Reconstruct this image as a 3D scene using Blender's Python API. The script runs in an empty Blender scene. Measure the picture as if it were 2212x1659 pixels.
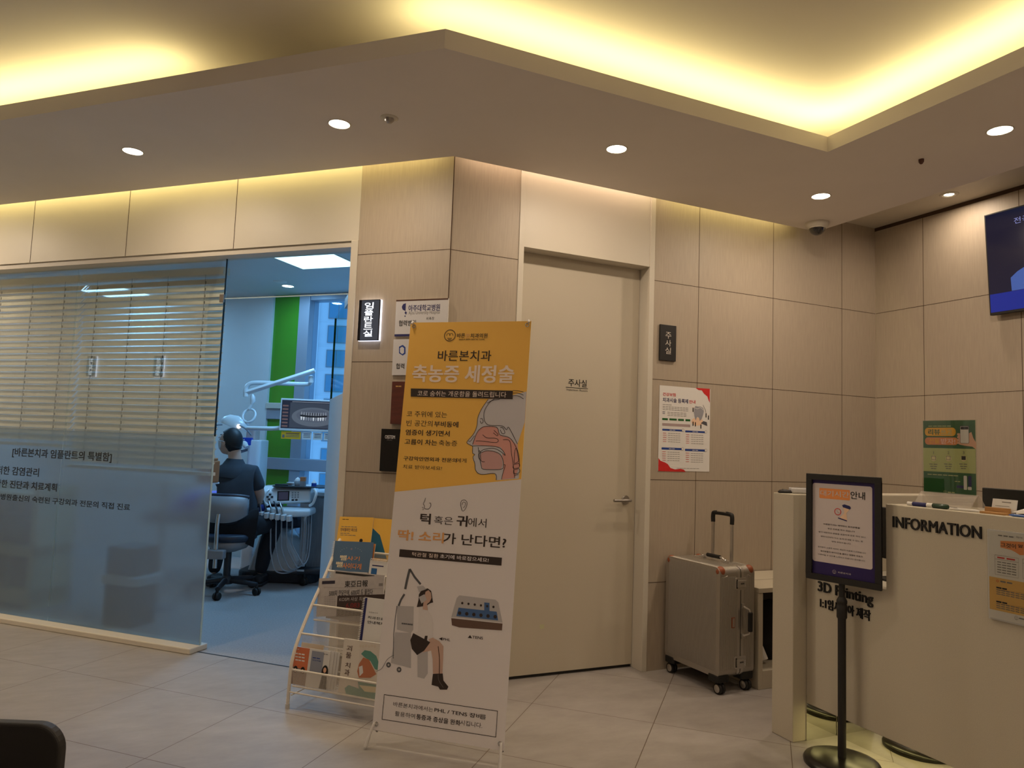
import bpy, bmesh, math, random
from mathutils import Matrix, Vector
random.seed(7)
scene = bpy.context.scene
col = scene.collection

# ------------------------------------------------------------ camera, world, exposure
CF, CYAW, CPIT, CROL, CH = 1551.5227, 0.420078562, 0.082237006, 0.0370847955, 1.29
def cam_rows():
    y, p, r = CYAW, CPIT, CROL
    f = Vector((math.sin(y)*math.cos(p), math.cos(y)*math.cos(p), math.sin(p)))
    rt = Vector((math.cos(y), -math.sin(y), 0)); dn = f.cross(rt)
    return (rt*math.cos(r)-dn*math.sin(r), rt*math.sin(r)+dn*math.cos(r), f)
RX, RD, RF = cam_rows()
cd = bpy.data.cameras.new('camera'); cam = bpy.data.objects.new('camera', cd); col.objects.link(cam)
cd.sensor_width = 36; cd.lens = CF/2212*36; cd.clip_start = 0.05
cam.matrix_world = Matrix(((RX.x, -RD.x, -RF.x, 0), (RX.y, -RD.y, -RF.y, 0), (RX.z, -RD.z, -RF.z, CH), (0, 0, 0, 1)))
scene.camera = cam
scene.view_settings.view_transform = 'Standard'; scene.view_settings.look = 'None'
scene.view_settings.exposure = 0.0; scene.view_settings.gamma = 1.0
w = bpy.data.worlds.new('world'); scene.world = w; w.use_nodes = True
w.node_tree.nodes['Background'].inputs[0].default_value = (0.20, 0.52, 1.0, 1)
w.node_tree.nodes['Background'].inputs[1].default_value = 1.2
scene.cycles.max_bounces = 10; scene.cycles.transparent_max_bounces = 16; scene.cycles.diffuse_bounces = 5
scene.cycles.sample_clamp_indirect = 4.0
WARM = (1.0, 0.80, 0.60)        # colour of the recessed lamps
P_DOWN, P_COVE, P_WASH, P_ROOM = 7.4, 3.2, 2.3, 3.4

AA = 0.761024535
DA = Vector((math.cos(AA), -math.sin(AA), 0)); NA = Vector((math.sin(AA), math.cos(AA), 0)); Z = Vector((0, 0, 1))

def frame(o, x, y, z=None):
    o, x, y = Vector(o), Vector(x).normalized(), Vector(y).normalized()
    z = x.cross(y) if z is None else Vector(z)
    return Matrix(((x.x, y.x, z.x, o.x), (x.y, y.y, z.y, o.y), (x.z, y.z, z.z, o.z), (0, 0, 0, 1)))
MA = frame(NA*3.42, DA, NA)                         # wall with the treatment room
MBW = frame((0, 3.575, 0), (1, 0, 0), (0, 1, 0))    # wall with the door
MC = frame((4.419, 0, 0), (0, -1, 0), (1, 0, 0))    # wall with the television
MI = frame((2.64, 0, 0), (0, -1, 0), (1, 0, 0))     # front of the reception desk
FW = Vector((0.4079, 0.913, 0)); RTV = Vector((0.913, -0.4079, 0))
MF = frame((0, 0, 0), RTV, FW)

def ray(px, py): return RX*((px-1106)/CF) + RD*((py-829.5)/CF) + RF
def hit(M, px, py, ax='y', val=0.0):
    """point of the line of sight on a plane of frame M, in M's own coordinates"""
    I = M.inverted(); o = I @ Vector((0, 0, CH)); d = I.to_3x3() @ ray(px, py); i = 'xyz'.index(ax)
    return o + d*((val-o[i])/d[i])

# ------------------------------------------------------------ materials
def lin(c):
    return tuple(((v/255)/12.92 if v/255 <= 0.04045 else ((v/255+0.055)/1.055)**2.4) for v in c)
MATS = {}
def mat(name, c=(200, 200, 200), rough=0.5, metal=0.0, em=None, es=0.0, noise=0.0, nscale=40.0, bump=0.0, coat=0.0, linc=False, stretch=None, trans=0.0, spec=0.5, alpha=1.0):
    if name in MATS: return MATS[name]
    m = bpy.data.materials.new(name); m.use_nodes = True; nt = m.node_tree; b = nt.nodes['Principled BSDF']
    c = c if linc else lin(c)
    b.inputs['Base Color'].default_value = (*c, 1); b.inputs['Roughness'].default_value = rough; b.inputs['Metallic'].default_value = metal
    b.inputs['Coat Weight'].default_value = coat; b.inputs['Specular IOR Level'].default_value = spec; b.inputs['Alpha'].default_value = alpha
    b.inputs['Transmission Weight'].default_value = trans
    if em: b.inputs['Emission Color'].default_value = (*em, 1); b.inputs['Emission Strength'].default_value = es
    if noise > 0 or bump > 0:
        tc = nt.nodes.new('ShaderNodeTexCoord'); mp = nt.nodes.new('ShaderNodeMapping'); n = nt.nodes.new('ShaderNodeTexNoise')
        if stretch: mp.inputs['Scale'].default_value = stretch
        n.inputs['Scale'].default_value = nscale; n.inputs['Detail'].default_value = 4
        nt.links.new(tc.outputs['Object'], mp.inputs[0]); nt.links.new(mp.outputs[0], n.inputs['Vector'])
        if noise > 0:
            r = nt.nodes.new('ShaderNodeMapRange'); r.inputs['From Min'].default_value = 0.3; r.inputs['From Max'].default_value = 0.7
            r.inputs['To Min'].default_value = 1-noise; r.inputs['To Max'].default_value = 1+noise
            mx = nt.nodes.new('ShaderNodeVectorMath'); mx.operation = 'SCALE'; mx.inputs[0].default_value = c
            nt.links.new(n.outputs['Fac'], r.inputs[0]); nt.links.new(r.outputs[0], mx.inputs['Scale']); nt.links.new(mx.outputs[0], b.inputs['Base Color'])
        if bump > 0:
            bp = nt.nodes.new('ShaderNodeBump'); bp.inputs['Strength'].default_value = bump; bp.inputs['Distance'].default_value = 0.002
            nt.links.new(n.outputs['Fac'], bp.inputs['Height']); nt.links.new(bp.outputs[0], b.inputs['Normal'])
    MATS[name] = m; return m

def floor_tile_mat():
    m = bpy.data.materials.new('porcelain_floor_tile'); m.use_nodes = True; nt = m.node_tree; b = nt.nodes['Principled BSDF']; N = nt.nodes; L = nt.links
    tc = N.new('ShaderNodeTexCoord')
    def line(vec, off, step):
        d = N.new('ShaderNodeVectorMath'); d.operation = 'DOT_PRODUCT'; L.new(tc.outputs['Object'], d.inputs[0]); d.inputs[1].default_value = vec
        a = N.new('ShaderNodeMath'); a.operation = 'SUBTRACT'; L.new(d.outputs['Value'], a.inputs[0]); a.inputs[1].default_value = off
        p = N.new('ShaderNodeMath'); p.operation = 'PINGPONG'; L.new(a.outputs[0], p.inputs[0]); p.inputs[1].default_value = step/2
        c = N.new('ShaderNodeMath'); c.operation = 'LESS_THAN'; L.new(p.outputs[0], c.inputs[0]); c.inputs[1].default_value = 0.0016
        return c
    l1 = line(tuple(NA), 3.547, 0.6185); l2 = line(tuple(DA), -0.487, 0.6025)
    mx = N.new('ShaderNodeMath'); mx.operation = 'MAXIMUM'; L.new(l1.outputs[0], mx.inputs[0]); L.new(l2.outputs[0], mx.inputs[1])
    n = N.new('ShaderNodeTexNoise'); n.inputs['Scale'].default_value = 5; n.inputs['Detail'].default_value = 8; n.inputs['Roughness'].default_value = 0.65
    mp = N.new('ShaderNodeMapping'); mp.inputs['Rotation'].default_value = (0, 0, AA); mp.inputs['Scale'].default_value = (1, 2.2, 1); L.new(tc.outputs['Object'], mp.inputs[0]); L.new(mp.outputs[0], n.inputs['Vector'])
    cr = N.new('ShaderNodeValToRGB'); cr.color_ramp.elements[0].position = 0.3; cr.color_ramp.elements[1].position = 0.7
    cr.color_ramp.elements[0].color = (0.315, 0.288, 0.272, 1); cr.color_ramp.elements[1].color = (0.39, 0.362, 0.345, 1); L.new(n.outputs['Fac'], cr.inputs[0])
    mix = N.new('ShaderNodeMix'); mix.data_type = 'RGBA'; L.new(mx.outputs[0], mix.inputs['Factor']); L.new(cr.outputs[0], mix.inputs['A']); mix.inputs['B'].default_value = (0.12, 0.085, 0.06, 1)
    L.new(mix.outputs['Result'], b.inputs['Base Color']); b.inputs['Roughness'].default_value = 0.42; b.inputs['Specular IOR Level'].default_value = 0.35
    return m

def glass_mat(name, tint=(0.9, 0.97, 0.96), gloss=0.55):
    m = bpy.data.materials.new(name); m.use_nodes = True; nt = m.node_tree; N = nt.nodes; L = nt.links; N.remove(N['Principled BSDF'])
    t = N.new('ShaderNodeBsdfTransparent'); t.inputs[0].default_value = (*tint, 1); g = N.new('ShaderNodeBsdfGlossy'); g.inputs['Roughness'].default_value = 0.02
    lw = N.new('ShaderNodeFresnel'); lw.inputs[0].default_value = 1.45; mu = N.new('ShaderNodeMath'); mu.operation = 'MULTIPLY'; mu.inputs[1].default_value = gloss; L.new(lw.outputs[0], mu.inputs[0])
    x = N.new('ShaderNodeMixShader'); L.new(mu.outputs[0], x.inputs[0]); L.new(t.outputs[0], x.inputs[1]); L.new(g.outputs[0], x.inputs[2]); L.new(x.outputs[0], N['Material Output'].inputs[0])
    return m
def frosted_mat(name, tint=(0.86, 0.91, 0.94), rough=0.28, body=0.3, bc=(0.60, 0.64, 0.67)):
    m = bpy.data.materials.new(name); m.use_nodes = True; nt = m.node_tree; N = nt.nodes; L = nt.links; N.remove(N['Principled BSDF'])
    r = N.new('ShaderNodeBsdfRefraction'); r.inputs['Color'].default_value = (*tint, 1); r.inputs['Roughness'].default_value = rough; r.inputs['IOR'].default_value = 1.15
    d = N.new('ShaderNodeBsdfDiffuse'); d.inputs[0].default_value = (*bc, 1); t = N.new('ShaderNodeBsdfTranslucent'); t.inputs[0].default_value = (*bc, 1)
    a = N.new('ShaderNodeMixShader'); a.inputs[0].default_value = 0.6; L.new(d.outputs[0], a.inputs[1]); L.new(t.outputs[0], a.inputs[2])
    x = N.new('ShaderNodeMixShader'); x.inputs[0].default_value = body; L.new(r.outputs[0], x.inputs[1]); L.new(a.outputs[0], x.inputs[2]); L.new(x.outputs[0], N['Material Output'].inputs[0])
    return m
def mesh_screen_mat(name, c):
    """fine expanded wire mesh: holes in a regular grid"""
    m = bpy.data.materials.new(name); m.use_nodes = True; nt = m.node_tree; N = nt.nodes; L = nt.links; b = N['Principled BSDF']; b.inputs['Base Color'].default_value = (*lin(c), 1)
    tc = N.new('ShaderNodeTexCoord'); outs = []
    for v in ((1, 0, 1), (1, 0, -1)):
        d = N.new('ShaderNodeVectorMath'); d.operation = 'DOT_PRODUCT'; L.new(tc.outputs['Object'], d.inputs[0]); d.inputs[1].default_value = v
        p = N.new('ShaderNodeMath'); p.operation = 'PINGPONG'; L.new(d.outputs['Value'], p.inputs[0]); p.inputs[1].default_value = 0.003
        c1 = N.new('ShaderNodeMath'); c1.operation = 'LESS_THAN'; L.new(p.outputs[0], c1.inputs[0]); c1.inputs[1].default_value = 0.00062; outs.append(c1)
    mx = N.new('ShaderNodeMath'); mx.operation = 'MAXIMUM'; L.new(outs[0].outputs[0], mx.inputs[0]); L.new(outs[1].outputs[0], mx.inputs[1]); L.new(mx.outputs[0], b.inputs['Alpha'])
    return m

# ------------------------------------------------------------ mesh builder
TXT = {}
def text_mesh(s, bold=0.0, ext=0.0):
    k = (s, bold, ext)
    if k not in TXT:
        c = bpy.data.curves.new('t', 'FONT'); c.body = s; c.resolution_u = 3; c.offset = bold; c.extrude = ext; c.align_x = 'LEFT'
        o = bpy.data.objects.new('t', c); me = bpy.data.meshes.new_from_object(o)
        TXT[k] = ([tuple(v.co) for v in me.vertices], [tuple(p.vertices) for p in me.polygons])
        bpy.data.objects.remove(o); bpy.data.curves.remove(c); bpy.data.meshes.remove(me)
    return TXT[k]
class MB:
    def __init__(s): s.v = []; s.f = []; s.m = []; s.sm = []; s.mats = []
    def add(s, vs, fs, m, smooth=False, M=None):
        if m not in s.mats: s.mats.append(m)
        i = s.mats.index(m); n = len(s.v)
        s.v += [tuple(M @ Vector(v)) if M is not None else tuple(v) for v in vs]
        for f in fs: s.f.append(tuple(n+k for k in f)); s.m.append(i); s.sm.append(smooth)
        return s
    def box(s, x0, x1, y0, y1, z0, z1, m, M=None):
        v = [(x, y, z) for x in (x0, x1) for y in (y0, y1) for z in (z0, z1)]
        return s.add(v, [(0, 1, 3, 2), (4, 6, 7, 5), (0, 4, 5, 1), (2, 3, 7, 6), (0, 2, 6, 4), (1, 5, 7, 3)], m, False, M)
    def poly(s, pts, m, M=None): return s.add(pts, [tuple(range(len(pts)))], m, False, M)
    def prism(s, pts, z0, z1, m, M=None, smooth=False):
        """outline (x, y) pushed along z"""
        n = len(pts); v = [(p[0], p[1], z0) for p in pts]+[(p[0], p[1], z1) for p in pts]
        s.add(v, [tuple(reversed(range(n))), tuple(range(n, 2*n))], m, False, M)
        return s.add(v, [(i, (i+1) % n, n+(i+1) % n, n+i) for i in range(n)], m, smooth, M)
    def tube(s, pts, r, m, seg=10, M=None, closed=False, caps=True, smooth=True):
        pts = [Vector(p) for p in pts]; n = len(pts); rs = r if isinstance(r, (list, tuple)) else [r]*n
        vs = []; up = None
        for i, p in enumerate(pts):
            if closed: t = pts[(i+1) % n]-pts[i-1]
            else: t = pts[min(i+1, n-1)]-pts[max(i-1, 0)]
            t.normalize()
            if up is None: up = Vector((0, 0, 1)) if abs(t.z) < 0.9 else Vector((1, 0, 0))
            a = t.cross(up)
            if a.length < 1e-4: a = t.cross(Vector((0, 1, 0)))
            a.normalize(); b = a.cross(t).normalized(); up = b
            for k in range(seg):
                an = 2*math.pi*k/seg; vs.append(p+(a*math.cos(an)+b*math.sin(an))*rs[i])
        fs = []
        for i in range(n if closed else n-1):
            j = (i+1) % n
            for k in range(seg): fs.append((i*seg+k, i*seg+(k+1) % seg, j*seg+(k+1) % seg, j*seg+k))
        s.add(vs, fs, m, smooth, M)
        if caps and not closed: s.add([vs[k] for k in range(seg)]+[vs[(n-1)*seg+k] for k in range(seg)], [tuple(reversed(range(seg))), tuple(range(seg, 2*seg))], m, False, M)
        return s
    def cyl(s, p0, p1, r, m, seg=20, M=None, r2=None): return s.tube([p0, p1], [r, r if r2 is None else r2], m, seg, M)
    def lathe(s, prof, m, seg=32, M=None, smooth=True, sx=1.0, sy=1.0):
        vs = []; n = len(prof)
        for r, z in prof:
            for k in range(seg): a = 2*math.pi*k/seg; vs.append((r*math.cos(a)*sx, r*math.sin(a)*sy, z))
        s.add(vs, [(i*seg+k, i*seg+(k+1) % seg, (i+1)*seg+(k+1) % seg, (i+1)*seg+k) for i in range(n-1) for k in range(seg)], m, smooth, M)
        if prof[0][0] > 1e-5: s.add(vs[:seg], [tuple(reversed(range(seg)))], m, False, M)
        if prof[-1][0] > 1e-5: s.add(vs[-seg:], [tuple(range(seg))], m, False, M)
        return s
    def ball(s, c, r, m, M=None, sc=(1, 1, 1), seg=20, a0=-90, a1=90):
        c = Vector(c); n = 10; T = Matrix.Translation(c) @ Matrix.Diagonal((*sc, 1))
        pr = [(r*math.cos(math.radians(a0+(a1-a0)*i/n)), r*math.sin(math.radians(a0+(a1-a0)*i/n))) for i in range(n+1)]
        return s.lathe(pr, m, seg, (M @ T) if M is not None else T)
    def text(s, t, x0, x1, z0, z1, m, y=0.0, bold=0.0, ext=0.0, M=None):
        """lettering fitted to a rectangle, facing -y"""
        bo = bold*0.75; vs, fs = text_mesh(t, 0.0, 1.0 if ext else 0.0)
        ax = min(v[0] for v in vs); bx = max(v[0] for v in vs); ay = min(v[1] for v in vs); by = max(v[1] for v in vs)
        sx = (x1-x0)/(bx-ax); sz = (z1-z0)/(by-ay)
        k = bo*(z1-z0)
        for i, (dx, dz) in enumerate(((0, 0),) if bo <= 0 else ((-k, -k*0.6), (k, -k*0.6), (-k, k*0.6), (k, k*0.6), (0, 0))):
            s.add([(x0+(v[0]-ax)*sx+dx, y-v[2]*ext/2-ext/2-i*0.00005, z0+(v[1]-ay)*sz+dz) for v in vs], fs, m, False, M)
        return s
    def build(s, name, parent=None, M=None, bev=0.0, sub=0, seg=2):
        me = bpy.data.meshes.new(name); me.from_pydata(s.v, [], s.f); me.polygons.foreach_set('material_index', s.m); me.polygons.foreach_set('use_smooth', s.sm)
        for m in s.mats: me.materials.append(m)
        me.update(); o = bpy.data.objects.new(name, me); col.objects.link(o)
        if parent: o.parent = parent
        if M is not None: o.matrix_local = M
        if bev > 0:
            bm = bmesh.new(); bm.from_mesh(me); bmesh.ops.remove_doubles(bm, verts=bm.verts, dist=1e-5); bm.to_mesh(me); bm.free()
            b = o.modifiers.new('b', 'BEVEL'); b.width = bev; b.segments = seg; b.limit_method = 'ANGLE'; b.angle_limit = math.radians(40)
        if sub: sm = o.modifiers.new('s', 'SUBSURF'); sm.levels = sub; sm.render_levels = sub
        return o
def rrect(x0, x1, y0, y1, r, n=6):
    pts = []
    for cx, cy, a in ((x1-r, y1-r, 0), (x0+r, y1-r, 90), (x0+r, y0+r, 180), (x1-r, y0+r, 270)):
        for i in range(n+1): t = math.radians(a+90*i/n); pts.append((cx+r*math.cos(t), cy+r*math.sin(t)))
    return pts
def XZ(): return Matrix(((1, 0, 0, 0), (0, 0, 1, 0), (0, 1, 0, 0), (0, 0, 0, 1)))   # outline (x,y) -> (x,z), push along y
def smooth_path(pts, n=6):
    pts = [Vector(p) for p in pts]; out = []
    for i in range(len(pts)-1):
        p0 = pts[max(i-1, 0)]; p1 = pts[i]; p2 = pts[i+1]; p3 = pts[min(i+2, len(pts)-1)]
        for k in range(n):
            t = k/n; out.append(0.5*((2*p1)+(p2-p0)*t+(2*p0-5*p1+4*p2-p3)*t*t+(3*p1-p0-3*p2+p3)*t**3))
    out.append(pts[-1]); return out
def thing(name, label, cat, M, group=None):
    o = bpy.data.objects.new(name, None); col.objects.link(o); o.matrix_world = M; o.empty_display_size = 0.05
    o['label'] = label; o['category'] = cat
    if group: o['group'] = group
    return o
def tag(o, label, cat, group=None):
    o['label'] = label; o['category'] = cat
    if group: o['group'] = group
    return o
def struct(o): o['kind'] = 'structure'; return o
def T(x, y, z, rz=0.0): return Matrix.Translation((x, y, z)) @ Matrix.Rotation(rz, 4, 'Z')
def lum(c, s, name): return mat(name, (255, 255, 255), em=c, es=s)
def area(name, parent, M, sx, sy, power, color, shape='RECTANGLE', spread=180):
    d = bpy.data.lights.new(name, 'AREA'); d.shape = shape; d.size = sx; d.size_y = sy; d.energy = power; d.color = color; d.spread = math.radians(spread)
    o = bpy.data.objects.new(name, d); col.objects.link(o)
    if parent: o.parent = parent
    o.matrix_local = M; return o

class Art(MB):
    """flat print on a sheet: places in the photo are read on the sheet's own plane (frame G, y = 0)"""
    def __init__(s, G, lift=0.0, step=0.0003): super().__init__(); s.G = G; s.lift = lift; s.step = step
    def P(s, px, py): q = hit(s.G, px, py, 'y', 0); return q.x, q.z
    def y(s, l): return -s.lift-l*s.step
    def shape(s, pts, m, l=1): return s.poly([(*[s.P(*p)[0]], s.y(l), s.P(*p)[1]) for p in pts], m)
    def uvshape(s, pts, m, l=1): return s.poly([(p[0], s.y(l), p[1]) for p in pts], m)
    def rect(s, a, b, m, l=1):
        x0, z1 = s.P(*a); x1, z0 = s.P(*b); return s.uvshape([(x0, z0), (x1, z0), (x1, z1), (x0, z1)], m, l)
    def rrect(s, a, b, r, m, l=1):
        x0, z1 = s.P(*a); x1, z0 = s.P(*b); return s.uvshape(rrect(x0, x1, z0, z1, r), m, l)
    def disc(s, c, r, m, l=1, n=20, sz=1.0):
        x, z = s.P(*c); return s.uvshape([(x+r*math.cos(2*math.pi*i/n), z+r*sz*math.sin(2*math.pi*i/n)) for i in range(n)], m, l)
    def line(s, pts, wd, m, l=2, curve=True, closed=False):
        q = [Vector((*s.P(*p), 0)) for p in pts]
        if closed: q.append(q[0])
        if curve and len(q) > 2: q = smooth_path(q, 5)
        L = []; R = []
        for i, p in enumerate(q):
            t = (q[min(i+1, len(q)-1)]-q[max(i-1, 0)]); t = t.normalized() if t.length > 1e-9 else Vector((1, 0, 0)); nn = Vector((-t.y, t.x, 0))*wd/2
            L.append(p+nn); R.append(p-nn)
        n = len(q); vs = [(a.x, s.y(l), a.y) for a in L]+[(a.x, s.y(l), a.y) for a in R]
        return s.add(vs, [(i, i+1, n+i+1, n+i) for i in range(n-1)], m)
    def ring(s, c, r, wd, m, l=2, n=28):
        x, z = s.P(*c); vs = []
        for i in range(n):
            a = 2*math.pi*i/n
            for rr in (r-wd/2, r+wd/2): vs.append((x+rr*math.cos(a), s.y(l), z+rr*math.sin(a)))
        return s.add(vs, [(2*i, 2*i+1, (2*i+3) % (2*n), (2*i+2) % (2*n)) for i in range(n)], m)
    def t(s, txt, a, b, m, l=3, bold=0.0):
        x0, z1 = s.P(*a); x1, z0 = s.P(*b); return s.text(txt, x0, x1, z0, z1, m, s.y(l), bold)
    def dash(s, a, b, m, l=2, words=5, h=0.004):
        """a row of print too small to read"""
        x0, z0 = s.P(*a); x1, z1 = s.P(*b); rnd = random.Random(int(a[0]*31+a[1]*7)); x = x0; zc = (z0+z1)/2; W = (x1-x0)/words
        for i in range(words):
            g = W*rnd.uniform(0.1, 0.22); s.uvshape([(x, zc-h/2), (x+W-g, zc-h/2), (x+W-g, zc+h/2), (x, zc+h/2)], m, l); x += W
        return s
    def logo(s, c, r, m, l=3):
        """round tooth badge"""
        s.ring(c, r, r*0.12, m, l); x, z = s.P(*c)
        for dx in (-0.28, 0.28):
            vs = []; n = 16
            for i in range(n):
                a = math.pi*1.25*i/(n-1)-math.pi*0.12
                for rr in (0.27, 0.35): vs.append((x+dx*r+rr*r*math.cos(a), s.y(l), z+0.05*r+rr*r*math.sin(a)))
            s.add(vs, [(2*i, 2*i+1, 2*i+3, 2*i+2) for i in range(n-1)], m)
        for k, wd in enumerate((0.45, 0.35, 0.22)): zz = z-(0.5+0.16*k)*r; s.uvshape([(x-wd*r, zz-0.04*r), (x+wd*r, zz-0.04*r), (x+wd*r, zz+0.04*r), (x-wd*r, zz+0.04*r)], m, l)
        return s

# common materials
m_ceil = mat('ceiling_paint', linc=True, c=(0.74, 0.69, 0.64), rough=0.9, noise=0.02, nscale=3)
m_white = mat('white_lacquer', linc=True, c=(0.60, 0.555, 0.47), rough=0.45, noise=0.015, nscale=2)
m_stone = mat('cream_solid_surface', linc=True, c=(0.50, 0.45, 0.355), rough=0.5, noise=0.04, nscale=260)
m_tile = mat('beige_wall_tile', linc=True, c=(0.40, 0.335, 0.26), rough=0.5, noise=0.06, nscale=9, stretch=(14, 14, 0.9), bump=0.02)
m_groove = mat('tile_joint', (70, 50, 35), rough=0.9)
m_black = mat('matt_black', (26, 23, 22), rough=0.55)
m_blackp = mat('black_print', (20, 17, 16), rough=0.7)
m_blackg = mat('gloss_black', (10, 10, 12), rough=0.12)
m_chrome = mat('chrome', (210, 210, 210), rough=0.12, metal=1)
m_steel = mat('brushed_steel', (170, 165, 160), rough=0.35, metal=1)
m_paper = mat('white_paper', linc=True, c=(0.74, 0.72, 0.70), rough=0.6)
m_grey = mat('grey_print', (120, 115, 112), rough=0.7)
m_red = mat('red_print', (200, 30, 28), rough=0.6)
m_navy = mat('navy_print', (28, 30, 92), rough=0.6)
m_blue = mat('blue_print', (25, 60, 140), rough=0.6)
m_green = mat('green_print', (22, 92, 36), rough=0.5)
m_orange = mat('orange_print', (228, 145, 80), rough=0.6)
m_yellow = mat('yellow_print', (240, 180, 30), rough=0.6)
m_pink = mat('pink_print', (222, 160, 150), rough=0.6)
m_skinp = mat('skin_print', (225, 175, 145), rough=0.6)
m_brown = mat('brown_print', (75, 42, 25), rough=0.7)

# ------------------------------------------------------------ setting
def W(s, n, z=0.0): p = DA*s+NA*n; return (p.x, p.y, z)
def W2(s, n): return W(s, n)[:2]
ZS, ZL, ZU, ZG = 2.775, 2.852, 3.05, 2.93            # soffit, lip, upper ceiling, gap ceiling
b = MB(); b.prism([W2(-9, 3.49), W2(-9, -1), (-6.5, -3.6), (4.6, -3.6), (4.6, 3.8), (1.32, 3.8), W2(-1.5, 3.49)], -0.1, 0, floor_tile_mat()); fl = struct(b.build('floor'))
b = MB(); b.prism([W2(-8.2, 3.502), W2(-2.1, 3.502), W2(-2.1, 6.4), W2(-8.2, 6.4)], -0.1, 0, mat('blue_grey_vinyl_floor', linc=True, c=(0.33, 0.31, 0.30), rough=0.45, noise=0.16, nscale=90)); struct(b.build('floor_clinic'))
b = MB(); b.prism([W2(-3.13, 3.49), W2(-2.2, 3.49), W2(-2.2, 3.502), W2(-3.13, 3.502)], -0.05, 0.001, m_black); struct(b.build('trim_1'))

def grooved(name, M, x0, x1, z0, z1, th, m, vj=(), hj=(), y=0.0, wj=0.003):
    b = MB(); b.box(x0, x1, y, y+th, z0, z1, m)
    for x in vj:
        if x0 < x < x1: b.box(x-wj/2, x+wj/2, y-0.0006, y+0.001, z0, z1, m_groove)
    for z in hj:
        if z0 < z < z1: b.box(x0, x1, y-0.0006, y+0.001, z-wj/2, z+wj/2, m_groove)
    return struct(b.build(name, None, M))
HJ = (0.505, 1.105, 1.705, 2.307)
grooved('wall_left', MA, -2.155, -1.590, 0, ZG, 0.14, m_tile, (), HJ)
grooved('wall_left_header', MA, -8.2, -2.156, 2.39, ZG, 0.14, m_white, (-3.018, -3.867, -4.715, -5.565, -6.415), (), 0, 0.004)
b = MB(); b.box(-8.2, -2.157, 0.012, 0.13, 2.358, 2.389, m_white); struct(b.build('trim_2', None, MA))
b = MB(); b.box(-2.2, -2.156, -0.004, 0.14, 0, 2.39, m_white); struct(b.build('trim_3', None, MA, bev=0.002))
grooved('wall_back', MBW, 1.209, 1.605, 0, ZG, 0.2, m_tile, (), HJ)
grooved('wall_back_pier', MBW, 2.515, 4.45, 0, ZG, 0.2, m_tile, (2.851, 3.461, 4.087), HJ)
b = MB(); b.box(1.607, 2.513, -0.002, 0.2, 2.385, ZG, m_white); struct(b.build('wall_back_header', None, MBW))
b = MB(); b.tube([(1.209, 3.575, 0), (1.209, 3.575, ZG)], 0.003, m_groove, 6); struct(b.build('trim_4'))
grooved('wall_right', MC, -3.572, 3.6, 0, ZG-0.005, 0.15, m_tile, tuple(-3.206+0.615*k for k in range(11)), HJ)
b = MB(); b.box(-3.6, 3.6, -0.004, 0.01, ZG-0.024, ZG, m_groove); struct(b.build('shadow_gap_strip', None, MC))  # dark strip coloured in for the shade of the gap at the wall top
b = MB(); b.box(-3.575, -3.570, -0.002, 0.002, 0, ZG-0.02, m_tile); struct(b.build('trim_6', None, MC))
b = MB(); b.box(-6.6, 4.6, -3.7, -3.6, 0, 3.1, m_ceil); struct(b.build('wall_front'))
b = MB(); b.prism([(-6.6, -3.6), (-6.5, -3.6), W2(-8.2, 3.5), W2(-8.35, 3.5)], 0, 3.1, m_ceil); struct(b.build('wall_side'))
b = MB(); b.prism([W2(-8.1, 1.23), W2(-5.3, 1.23), W2(-5.3, 1.33), W2(-8.1, 1.33)], 0, ZS, m_white); struct(b.build('wall_corridor'))

# dropped soffit with a raised lip, cove above it
g = 0.10
cx, cy = 1.209, 3.575
cc = Vector((cx, cy, 0)); nA = NA.dot(cc)
def corner(n_off, y_off):      # point on NA = nA-n_off and Y = cy-y_off
    y = cy-y_off; x = (nA-n_off-NA.y*y)/NA.x; return (x, y)
O = [W2(-8.0, 3.42-g), corner(g, g), (3.741, cy-g), (3.741, -3.58)]
P1, P2 = (0.789, 2.511), (2.775, 2.511)
nI = NA.x*P1[0]+NA.y*P1[1]
I = [W2(-8.0, nI), P1, P2, (2.775, -3.58)]
def band(name, A, B, z0, z1, m):
    b = MB(); v = [(*p, z) for z in (z0, z1) for p in A+B]; n = len(A); fs = []
    for i in range(n-1):
        fs.append((i, i+1, n+i+1, n+i)); fs.append((2*n+n+i, 2*n+n+i+1, 2*n+i+1, 2*n+i))
        fs.append((i, 2*n+i, 2*n+i+1, i+1)); fs.append((n+i, n+i+1, 3*n+i+1, 3*n+i))
    b.add(v, fs, m); return struct(b.build(name))
band('ceiling_soffit', O, I, ZS, ZL, m_ceil)
def off_in(d):   # polyline d outside the opening edge
    y = P1[1]+d; x1 = (nI+d-NA.y*y)/NA.x; return [W2(-8.0, nI+d), (x1, y), (2.775+d, y), (2.775+d, -3.58)]
band('ceiling_cove_blocker', off_in(0.42), off_in(0.36), ZL, ZU, m_ceil)  # unseen upright band added to keep cove light out of the wall gap
b = MB(); b.prism([(-7, -3.7), (4.6, -3.7), (4.6, 3.3), (1.2, 3.3), W2(-2, 3.2), W2(-8.4, 3.2)], ZU, ZU+0.1, mat('cove_ceiling_paint', linc=True, c=(0.74, 0.68, 0.60), rough=0.9)); struct(b.build('ceiling'))
b = MB(); b.prism([W2(-8.2, 3.2), W2(-8.2, 3.6), W2(-1.56, 3.6), (1.2, 3.78), (4.6, 3.78), (4.6, -3.6), (3.65, -3.6), (3.65, 3.3), (1.15, 3.3)], ZG, ZG+0.1, m_white); struct(b.build('ceiling_gap'))

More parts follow.
